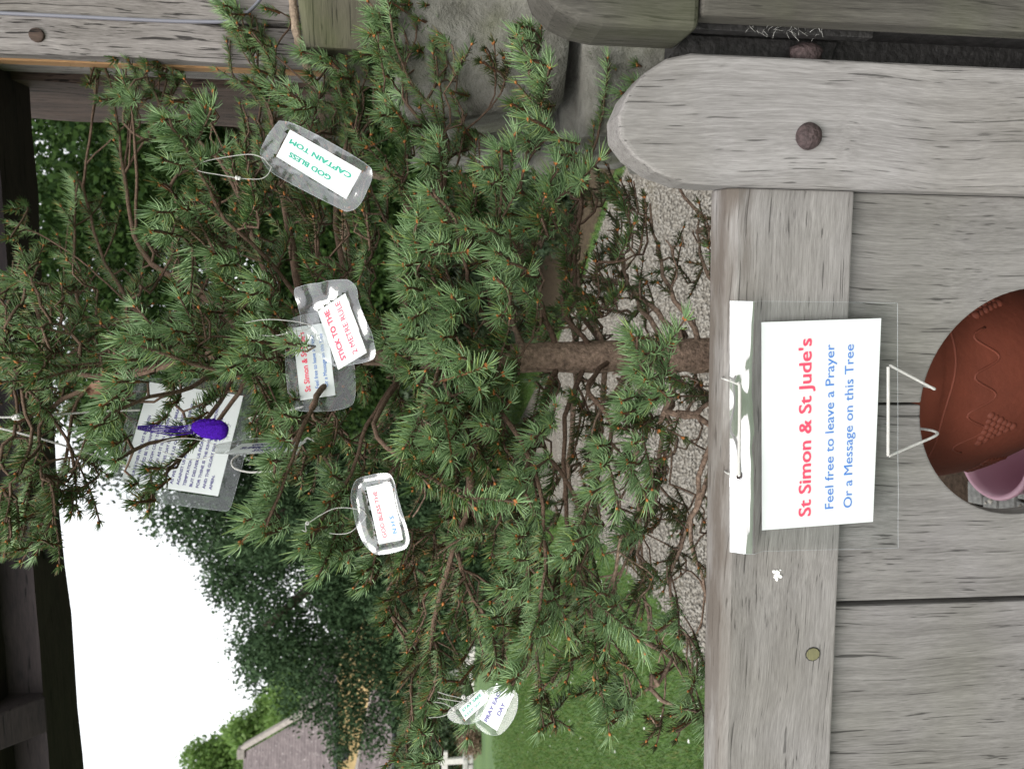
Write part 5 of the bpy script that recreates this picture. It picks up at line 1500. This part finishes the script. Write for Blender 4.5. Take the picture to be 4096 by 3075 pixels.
# clear film over it, curling away from the rail along its top edge
lc = [GP(2917, 2207, Y0), GP(3560, 2190, Y0), GP(3594, 2160, Y0), GP(3590, 1205, Y0), GP(3560, 1170, Y0), GP(2917, 1203, Y0)]
x0_, x1_ = GP(2917, 2205, Y0)[0], GP(2917, 1203, Y0)[0]
nu, nv = 60, 60; vs = []
zt_l, zt_r = GP(2917, 2205, Y0)[1], GP(2917, 1203, Y0)[1]
zb_l, zb_r = GP(3590, 2190, Y0)[1], GP(3590, 1175, Y0)[1]
for j in range(nv + 1):
    v = j / nv
    for i in range(nu + 1):
        u = i / nu
        x = x0_ + (x1_ - x0_) * u
        z = (zb_l + (zb_r - zb_l) * u) * (1 - v) + (zt_l + (zt_r - zt_l) * u) * v
        rc = 0
        vt = .830 + .035 * noise.noise(Vector((u * 3.2, 1, 3))) + .012 * noise.noise(Vector((u * 13, 4, 3)))
        vt += .045
        if v > .805:
            q = (v - vt) / (1 - vt) if v > vt else (vt - v) / (vt - .805)
            flatm = 1 - .85 * math.exp(-((u - .60) / .13) ** 2)
            rc = .0095 * flatm * (1 - q ** (1.05 if v > vt else .8)) + .0045 * (1 - abs(2 * q - 1)) * noise.noise(Vector((u * 9, v * 6, 0)))
        rc += .0006 * noise.noise(Vector((u * 6, v * 6, 9)))
        vs.append((x, Y0 - .0016 - rc, z))
fs = [(j * (nu + 1) + i, j * (nu + 1) + i + 1, (j + 1) * (nu + 1) + i + 1, (j + 1) * (nu + 1) + i) for j in range(nv) for i in range(nu)]
mb = MB(); mb.add(vs, fs, 0, True); mb.m = [0 if (k // nu) >= int(.87 * nv) else 1 for k in range(len(mb.f))]; mb.build('laminate', [M['film_strip'], M['film_over']], gs)
mb = MB(); ed = [Vector(vs[i]) for i in range(nu + 1)]; mb.tube(ed, .00022, 4); ed = [Vector(vs[j * (nu + 1)]) for j in range(nv + 1)]; mb.tube(ed, .0002, 4); ed = [Vector(vs[j * (nu + 1) + nu]) for j in range(nv + 1)]; mb.tube(ed, .0002, 4)
mb.build('film_edge', M['film_edge'], gs)
def gq(px, py, dy=0): x, z = GP(px, py, Y0 - dy); return Vector((x, Y0 - dy, z))
# upper cord between two punched holes
mb = MB(); braid(mb, [gq(2950, 1536, .012), gq(2958, 1545, .015), gq(2958, 1700, .016), gq(2955, 1880, .015), gq(2957, 1900, .010)], .0021, 3, .0075)
mb.build('cord', M['cord'], gs)
mb = MB(); c = gq(2957, 1904, .0115)
mb.tube([c + Vector((math.cos(t) * .0038, 0, math.sin(t) * .0038)) for t in np.linspace(0, 2 * math.pi, 20)], .0004, 5)
mb.add([c + Vector((math.cos(t) * .0036, .001, math.sin(t) * .0036)) for t in np.linspace(0, 2 * math.pi, 17)[:-1]], [tuple(range(16))]); mb.build('punched_hole', M['rust'], gs)
# cord passing over the rail to the back
def over(px, py, dy): x, z = GP(px, py, GY + dy); return Vector((x, GY + dy, z))
mb = MB(); mb.tube(catmull([gq(2950, 1536, .012), gq(2925, 1525, .012), gq(2895, 1515, .004), over(2880, 1508, .05)], 6), .0012, 6); mb.build('cord', M['cord'], gs)
mb = MB(); braid(mb, [over(2882, 1845, .05), over(2880, 1880, .055), over(2868, 1960, .06), over(2855, 2085, .062)], .0021, 3, .0075); knot(mb, over(2883, 1848, .05), .0035)
mb.tube(catmull([over(2883, 1862, .05), over(2900, 1885, .0), gq(2915, 1895, .006)], 5), .0012, 6); mb.build('cord', M['cord'], gs)
# lower cord running to the round opening
mb = MB()
braid(mb, [gq(3553, 1467, .004), gq(3553, 1640, .006), gq(3552, 1822, .004)], .0020, 3, .0075)
mb.build('cord', M['cord'], gs)
for a_, b2 in (((3560, 1462), (3733, 1553)), ((3556, 1823), (3745, 1742))):
    mb = MB()
    p0 = gq(a_[0], a_[1], .003); pm = gq((a_[0] + b2[0]) / 2, (a_[1] + b2[1]) / 2, -.012); x, z = GP(b2[0], b2[1], BY0 - .004); p1 = Vector((x, BY0 - .003, z))
    p2 = Vector((x + (HX - x) * .06, BY0 + .012, z + (HZ - z) * .06)); p3 = Vector((x + (HX - x) * .02, BY1 + .012, z + (HZ - z) * .02))
    braid(mb, [p0, gq((a_[0] + b2[0]) / 2, (a_[1] + b2[1]) / 2, -.010), p1, p2, p3], .0018, 3, .0065)
    mb.build('cord', M['cord'], gs)

# ---- purple knitted ornament
yo = empty('yarn_ornament', tuple(P(560, 1712, 1.0)), 0, 'knitted purple yarn ornament on a loop in front of the prayer sheet', 'ornament')
yb = P(560, 1712, 1.0)
mb = MB()
cpt = P(840, 1715, 1.0)
axv = (P(910, 1725, 1.0) - P(765, 1705, 1.0)); Lh = axv.length / 2; axn = axv.normalized(); sdv = axn.cross(fw).normalized()
nrm = axn.cross(sdv)
vs = []
for i in range(25):
    t = -math.pi / 2 + math.pi * i / 24
    for j in range(32):
        a = 2 * math.pi * j / 32
        prof = math.cos(t) ** .75 * (.0125 + .0025 * math.sin(t))
        if i < 3: prof = max(prof, .004)
        stitch = 1 + .17 * math.sin(a * 9 + i * 2.2) * math.sin(i * 1.6) + .12 * noise.noise(Vector((i * .3, math.cos(a), math.sin(a))))
        vs.append(cpt + axn * (Lh * math.sin(t)) + (sdv * math.cos(a) + nrm * math.sin(a) * .6) * prof * stitch)
fs = [(i * 32 + j, i * 32 + (j + 1) % 32, (i + 1) * 32 + (j + 1) % 32, (i + 1) * 32 + j) for i in range(24) for j in range(32)]
mb.add(vs, fs, 0, True)
for q in range(160):
    i = random.randrange(3, 22) * 32 + random.randrange(32); p = Vector(vs[i]); d = (p - cpt).normalized()
    mb.tube([p, p + d * .0012 + Vector((random.gauss(0, .001), random.gauss(0, .001), random.gauss(0, .001))), p + d * .002 + Vector((random.gauss(0, .0015), random.gauss(0, .0015), random.gauss(0, .0015)))], .00012, 3)
mb.build('knitted_body', M['yarn'], yo, tuple(yb))
mb = MB()
for k in range(5):
    o_ = (k - 2) * 7
    pts = [P(550, 1710 + o_ * .4, 1.0), P(620, 1715 + o_ * .9 + random.uniform(-2, 2), 1.0), P(700, 1722 + o_ * 1.2 + random.uniform(-3, 3), 1.0), P(775, 1715 + o_ * 1.1, 1.0)]
    braid(mb, pts, .0009, 2, .004, 5)
mb.build('yarn_loop', M['yarn'], yo, tuple(yb))

# dry oak leaf caught in the upper twigs
dl = MB(); O_ = P(395, 1560, 1.0); vs = []
for j in range(9):
    for i in range(5):
        u = (i - 2) / 2; v = j / 8
        wl = .011 * (math.sin(math.pi * min(1, v * .95 + .05)) ** .6) * (1 + .25 * math.sin(v * 19))
        vs.append(O_ + Vector((0, 0, 1)) * (v - .5) * .034 + Vector((1, .2, 0)) * u * wl + Vector((0, -1, 0)) * (.006 * abs(u) + .006 * math.sin(v * 5) + .002 * math.sin(i * 9 + j * 3)))
dl.add(vs, [(j * 5 + i, j * 5 + i + 1, (j + 1) * 5 + i + 1, (j + 1) * 5 + i) for j in range(8) for i in range(4)], 0, True)
tag(dl.build('dry_leaf', M['dryleaf']), 'curled brown dry leaf caught in the spruce above the prayer sheet', 'leaf')

# ================================================================== CHURCHYARD BEHIND
def leaf_cloud(centres, radii, n, size, droop=0.0, seed=1, flat=.0):
    rs = np.random.RandomState(seed)
    centres = np.array(centres, float); radii = np.array(radii, float)
    wts = radii[:, 0] * radii[:, 1] * radii[:, 2]; wts = wts ** .7; wts /= wts.sum()
    ci = rs.choice(len(centres), n, p=wts)
    d = rs.normal(size=(n, 3)); d /= np.linalg.norm(d, axis=1)[:, None]
    rr_ = rs.rand(n) ** .28
    # lumpy surface
    ph = rs.rand(len(centres)) * 6
    lump = 1 + .16 * np.sin(d[:, 0] * 7 + ph[ci]) * np.sin(d[:, 2] * 8 + ph[ci]) + .10 * np.sin(d[:, 1] * 15 + d[:, 2] * 13)
    c = centres[ci] + d * radii[ci] * (rr_ * lump)[:, None] + rs.normal(0, size * 1.2, (n, 3))
    a = rs.normal(size=(n, 3)); a[:, 2] -= droop; a /= np.linalg.norm(a, axis=1)[:, None]
    b = np.cross(a, rs.normal(size=(n, 3))); b /= np.linalg.norm(b, axis=1)[:, None]
    s = size * (.6 + .8 * rs.rand(n))[:, None]
    V = np.stack([c - b * s * .35, c + a * s * .5 - b * s * .05, c + b * s * .35 + a * s * .1, c + a * s * 1.3], 1)[:, [0, 2, 3, 1]]
    V = np.stack([c, c + b * s * .38 + a * s * .5, c + a * s * 1.3, c - b * s * .38 + a * s * .5], 1)
    return V.reshape(-1, 3), np.arange(n * 4).reshape(-1, 4)

def bg_tree(name, label, loc, trunk_r, trunk_h, blobs, n, size, mat, droop=0, seed=1, limbs=5, group=None):
    root = empty(name, loc, 0, label, 'tree', group)
    V, Fc = leaf_cloud([b[0] for b in blobs], [b[1] for b in blobs], n, size, droop, seed)
    np_mesh('crown', V, Fc, mat, root)
    mb = MB(); mb.tube([(0, 0, 0), (0.05, 0, trunk_h * .5), (0, .05, trunk_h)], [trunk_r * 1.2, trunk_r * .9, trunk_r * .6], 10)
    mb.build('trunk', M['trunk_bg'], root)
    rs = random.Random(seed)
    for k in range(min(limbs, len(blobs))):
        c = Vector(blobs[k][0]); mb = MB()
        s0 = Vector((0, 0, trunk_h * rs.uniform(.5, .95)))
        mb.tube(catmull([s0, s0.lerp(c, .5) + Vector((rs.uniform(-.2, .2), rs.uniform(-.2, .2), .2)), c], 5), [trunk_r * .45 * (1 - .07 * q) for q in range(11)], 7)
        mb.build('limb', M['trunk_bg'], root)
    return root
def blobs_in(rs, n, c, r, s0, s1, keep=None):
    out = []
    while len(out) < n:
        d = Vector((rs.gauss(0, 1), rs.gauss(0, 1), rs.gauss(0, 1))).normalized() * (rs.random() ** .4)
        p = Vector((c[0] + d.x * r[0], c[1] + d.y * r[1], c[2] + d.z * r[2]))
        if keep and not keep(p): continue
        s_ = rs.uniform(s0, s1); out.append((tuple(p), (s_, s_, s_ * .8)))
    return out
rs = random.Random(5)
# dark yew
yewb = blobs_in(rs, 120, (0, 0, 2.9), (2.6, 2.3, 2.9), .35, .7) + [((0, 0, 2.6), (2.2, 2.0, 2.2)), ((-.6, 0, 1.5), (2.2, 1.6, 1.4))]
yewb += [((-2.6, -.6, 3.4), (.7, .5, .5)), ((-3.0, -.7, 2.9), (.55, .4, .40)), ((-3.3, -.8, 2.45), (.38, .3, .34)), ((-2.6, -.6, 2.5), (.6, .4, .5)), ((-3.5, -.8, 2.9), (.35, .3, .16)), ((-2.5, -.8, 1.9), (.6, .4, .5)), ((-2.9, -.8, 2.0), (.4, .4, .3)), ((-2.5, 0, 4.3), (.5, .5, .3)), ((1.0, 0, 5.0), (1.0, .9, .8)), ((-1.7, .2, 1.7), (1.1, .9, .9)), ((-2.3, .3, 2.5), (.75, .6, .75)), ((-2.5, .2, 1.9), (.5, .5, .6))]
bg_tree('yew_tree', 'large dark yew tree rising in front of the church', (-1.95, 12.6, 0), .35, 2.4, yewb, 330000, .045, M['yew'], 1.2, 3, 6)
# dark broadleaved trees on the right
TB = 'dark broadleaved trees behind the lychgate'
b1 = blobs_in(rs, 40, (0, 0, 3.6), (2.7, 2.0, 2.9), .5, .95)
bg_tree('broadleaf_tree', 'dark broadleaved tree behind the spruce, beside the oak post', (2.3, 9.2, 0), .2, 3.4, b1, 120000, .055, M['decid'], .4, 8, 8)
b2 = blobs_in(rs, 60, (0, 0, 4.8), (4.9, 2.0, 4.4), .9, 1.5)
bg_tree('broadleaf_tree', 'tall dark tree farthest back, glimpsed between trunk and oak post', (3.0, 14.8, 0), .3, 4.4, b2, 120000, .085, M['decid'], .4, 9, 8)
# holly-like bush low down
b3 = blobs_in(rs, 16, (0, 0, 1.2), (2.4, .9, 1.0), .5, .8)
bg_tree('shrub', 'low dark shrub mass behind the spruce trunk', (2.2, 11.2, 0), .06, 1.0, b3, 26000, .09, M['hedge'], .2, 10, 3)
b4 = blobs_in(rs, 10, (0, 0, .45), (.9, .8, .35), .25, .4)
bg_tree('shrub', 'low dark evergreen bush on the bed behind the rounded gate stile', (2.35, 8.2, 0), .04, .5, b4, 14000, .05, M['hedge'], .2, 12, 3)
LG = 'light green trees beyond the church'
for k, (px_, py_, Yd, rz_, lab) in enumerate([(1180, 2780, 44, 2.4, 'bright green tree rising over the church roof beside the yew'), (1070, 2930, 46, 2.0, 'pale green tree rising above the sloping church coping'), (900, 3060, 50, 2.0, 'light green tree at the left end of the church ridge')]):
    Yd *= 1.3; rz_ *= 1.3
    p = P(px_, py_, Yd)
    bb = blobs_in(rs, 18, (0, 0, p.z), (rz_ * 1.1, 1.5, rz_), .8, 1.4) + [((0, 0, p.z - 3.5), (2.8, 1.8, 2.8))]
    bg_tree('light_tree', lab, (p.x, p.y, 0), .25, p.z, bb, 16000, .26, M['lime'], .2, 20 + k, 5, LG)

tl = []
for k in range(26):
    x = -4 + k * 1.6; tl.append(((x, rs.uniform(-.6, .6), rs.uniform(2.0, 4.0)), (1.8, 1.2, rs.uniform(2.2, 3.4))))
root = empty('tree_line', (0, 30, 0), 0, 'dark line of trees closing the churchyard behind the spruce', 'trees'); tag(root, kind='stuff')
V, Fc = leaf_cloud([b[0] for b in tl], [b[1] for b in tl], 60000, .2, 0, 14); np_mesh('foliage', V, Fc, M['hedge'], root)

# hedge along the far side
hb = []
for k in range(30):
    x = -26 + k * 1.35; hb.append(((x, rs.uniform(-.3, .3), rs.uniform(1.3, 1.8)), (1.2, .8, rs.uniform(1.5, 1.8))))
root = empty('hedge', (0, 37.5, 0), 0, 'dark clipped hedge behind the gravestones', 'hedge')
V, Fc = leaf_cloud([b[0] for b in hb], [b[1] for b in hb], 80000, .14, 0, 4); np_mesh('foliage', V, Fc, M['hedge'], root)

# ---- church
ch = empty('church', (-19, 43, 0), 0, 'church with lichened tiled roofs and ochre walls at far left', 'church')
CO = Vector((-19, 43, 0))
def poly3(name, pts, mat, parent, thick=.12, off=CO):
    pts = [Vector(p) - off for p in pts]
    nrm_ = (pts[1] - pts[0]).cross(pts[2] - pts[0]).normalized()
    if nrm_.dot(EYE - off - pts[0]) < 0: nrm_ = -nrm_
    n_ = len(pts); mb = MB()
    vs = pts + [p - nrm_ * thick for p in pts]
    mb.add(vs, [tuple(range(n_)), tuple(range(2 * n_ - 1, n_ - 1, -1))] + [(i, i + n_, (i + 1) % n_ + n_, (i + 1) % n_) for i in range(n_)])
    return mb.build(name, mat, parent)
def PY(px, py, Y):
    d = ray(px, py); return EYE + d * (Y * 1.4 / d.y)
def tile_rows(pa, pb, pc_, pd, rows, parent, lift=.05):
    """courses of tiles between ridge pa-pb and eave pd-pc"""
    for r_ in range(rows):
        t0, t1 = r_ / rows, (r_ + 1.05) / rows
        a0 = pa.lerp(pd, t0); b0 = pb.lerp(pc_, t0); a1 = pa.lerp(pd, min(1, t1)); b1 = pb.lerp(pc_, min(1, t1))
        nrm_ = (pb - pa).cross(pd - pa).normalized()
        if nrm_.dot(EYE - pa) < 0: nrm_ = -nrm_
        poly3('tile_course', [a0 + nrm_ * .02, b0 + nrm_ * .02, b1 + nrm_ * (.02 + lift), a1 + nrm_ * (.02 + lift)], M['roof'], parent, .04)
A1 = PY(976, 3007, 34); E1 = PY(1340, 2800, 30); E2 = PY(1325, 3700, 30); A2 = PY(940, 3800, 34)
nr = poly3('nave_roof', [A1, A2, E2, E1], M['roof'], ch)
tile_rows(A1, A2, E2, E1, 30, ch, .012)
sl_ = (A1 - E1).normalized(); side_ = Vector((.5, -.1, .0))
poly3('roof_coping', [A1 + Vector((0, 0, .25)), A1 + Vector((.45, -.3, .12)), E1 + Vector((.45, -.3, .12)), E1 + Vector((0, 0, .25))], M['coping'], ch, .3)
mb = MB(); pA = A1 - CO; mb.box(pA.x - .3, pA.x + .3, pA.y - .3, pA.y + .3, pA.z - .1, pA.z + .35); mb.build('finial', M['coping'], ch, bevel=.05)
C1 = PY(1195, 2872, 34); C2 = PY(1262, 2560, 40); D2 = PY(1400, 2560, 37); D1 = PY(1350, 2800, 31)
poly3('chancel_roof', [C1, C2, D2, D1], M['roof'], ch)
poly3('ridge_coping', [C1 + Vector((0, 0, .1)), C2 + Vector((0, 0, .1)), C2 - Vector((0, .1, .12)), C1 - Vector((0, .1, .12))], M['coping'], ch, .2)
mb = MB(); g0 = PY(1345, 2740, 29.8) - CO; g1 = PY(1345, 3600, 29.8) - CO; mb.tube([g0, g1], .11, 8); mb.build('gutter', M['gutter'], ch)
# walls
w0 = PY(1345, 2720, 30.3); w1 = PY(1345, 3700, 30.3)
poly3('nave_wall', [w0, w1, Vector((w1.x, 42.42, 0)), Vector((w0.x, 42.42, 0))], M['ochre'], ch, .3)
# gable wall facing right
poly3('chancel_wall', [Vector((w0.x + .1, 42.8, 0)), Vector((w0.x + .1, 42.8, w0.z)), Vector((w0.x + 4.4, 51, w0.z)), Vector((w0.x + 4.4, 51, 0))], M['ochre'], ch, .3)
# aisle / porch roof
a0 = PY(1490, 2760, 29.9); a1_ = PY(1426, 3075, 29.9); a2_ = a1_ + (a1_ - a0) * 2.0
e0 = PY(1572, 2740, 27.6); e1 = PY(1560, 3700, 27.6)
poly3('aisle_roof', [a0, a2_, e1, e0], M['roof'], ch)
tile_rows(a0, a2_, e1, e0, 14, ch, .012)
poly3('flashing', [a0 + Vector((0, -.02, .10)), a2_ + Vector((0, -.02, .10)), a2_ + Vector((0, -.12, -.04)), a0 + Vector((0, -.12, -.04))], M['coping'], ch, .05)
mb = MB(); mb.tube([PY(1580, 2740, 27.5) - CO, PY(1568, 3700, 27.5) - CO], .10, 8); mb.build('gutter', M['gutter'], ch)
q0 = PY(1585, 2760, 27.9); q1 = PY(1585, 3700, 27.9)
poly3('aisle_wall', [q0, q1, Vector((q1.x, 39.06, 0)), Vector((q0.x, 39.06, 0))], M['ochre'], ch, .3)
lc_ = PY(1372, 3010, 29.7) - CO
mb = MB(); vs = []
for i in range(7):
    t = i / 6 * math.pi / 2
    for j in range(16): vs.append((lc_.x + .44 * math.cos(t) * math.cos(j / 16 * 6.283), lc_.y - .2 * math.sin(t) , lc_.z + .38 * math.cos(t) * math.sin(j / 16 * 6.283)))
mb.add(vs, [(i * 16 + j, i * 16 + (j + 1) % 16, (i + 1) * 16 + (j + 1) % 16, (i + 1) * 16 + j) for i in range(6) for j in range(16)], 0, True); mb.build('wall_lamp', M['gutter'], ch)

# ---- graves
cb = ground(1866, 3038); cr = empty('grave_cross', (cb.x, cb.y, 0), 0, 'pale stone cross standing on the lawn before the hedge', 'cross')
mb = MB(); hz = P(1744, 3038, 1.0); d = ray(1744, 3038); hc = 1.5 + d.z * (cb.y / d.y)
mb.box(-.12, .12, -.09, .09, .1, hc); mb.build('shaft', M['whitestone'], cr, bevel=.015)
mb = MB(); mb.box(-.42, -.122, -.085, .085, hc * .62, hc * .62 + .25); mb.build('arm', M['whitestone'], cr, bevel=.015)
mb = MB(); mb.box(.122, .42, -.085, .085, hc * .62, hc * .62 + .25); mb.build('arm', M['whitestone'], cr, bevel=.015)
mb = MB(); mb.box(-.45, .45, -.3, .3, 0, .12); mb.build('plinth', M['gravestone'], cr, bevel=.02)
def headstone(px, py, w_, h_, mat, lab, rz=0.1):
    g = ground(px, py); r = empty('headstone', (g.x, g.y, 0), rz, lab, 'headstone', 'headstones on the far lawn')
    pts = [(-w_ / 2, 0), (w_ / 2, 0), (w_ / 2, h_ * .75)] + [(w_ / 2 * math.cos(a), h_ * .75 + h_ * .25 * math.sin(a)) for a in np.linspace(.2, 2.94, 9)] + [(-w_ / 2, h_ * .75)]
    mb = MB(); mb.prism(pts, f3, -.05, .05); mb.build('slab', mat, r, bevel=.01)
    mb = MB(); mb.box(-w_ / 2 - .08, w_ / 2 + .08, -.15, .15, 0, .1); mb.build('base', mat, r, bevel=.01)
headstone(1850, 2705, .75, .85, M['gravestone'], 'grey rounded headstone just right of the STAY SAFE tag')
headstone(1890, 2640, .55, .5, M['gravestone'], 'small brownish headstone in front of the pale kerb')
headstone(1830, 2430, .7, .8, M['whitestone'], 'pale headstone glimpsed through the spruce, left of the yew trunk')
headstone(1860, 2510, .6, .6, M['whitestone'], 'small pale headstone between spruce twigs beside the lawn edge')
# kerb line and low wall
for k, (p0, p1, lab) in enumerate([((1905, 2440), (1893, 2790), 'pale stone kerb line across the lawn behind the tags'), ((1900, 1900), (1905, 2430), 'pale stone kerb farther right, glimpsed through the spruce')]):
    a_ = ground(*p0); b2 = ground(*p1); L_ = (b2 - a_).length; kr = empty('kerb', (a_.x, a_.y, 0), math.atan2(b2.y - a_.y, b2.x - a_.x), lab, 'kerb')
    n_ = max(2, int(L_ / 1.0))
    for i in range(n_):
        mb = MB(); mb.box(i * L_ / n_ + .02, (i + 1) * L_ / n_ - .02, -.09, .09, 0, .16 + .02 * random.random()); mb.build('kerbstone', M['kerbstone'], kr, bevel=.015)
a_ = ground(1893, 2975); lw = empty('low_wall', (a_.x, a_.y, 0), 0, 'low grey rubble wall at the lawn edge below the cross', 'wall')
for i in range(14):
    for j in range(2):
        mb = MB(); x = -i * .42 + .2 * (j % 2); mb.box(x - .2, x + .2, -.18 + random.uniform(-.02, .02), .18, j * .19, j * .19 + .175); mb.build('stone', M['gravestone'], lw, bevel=.04)
g = ground(1925, 2965); sb = empty('shrub', (g.x, g.y, 0), 0, 'small round brown shrub on the lawn near the cross', 'shrub')
V, Fc = leaf_cloud([(0, 0, .3)], [(.36, .34, .34)], 2600, .05, 0, 6); np_mesh('foliage', V, Fc, M['brown_leaf'], sb)
mb = MB(); mb.tube([(0, 0, 0), (0, 0, .3)], .03, 6); mb.build('stem', M['trunk_bg'], sb)
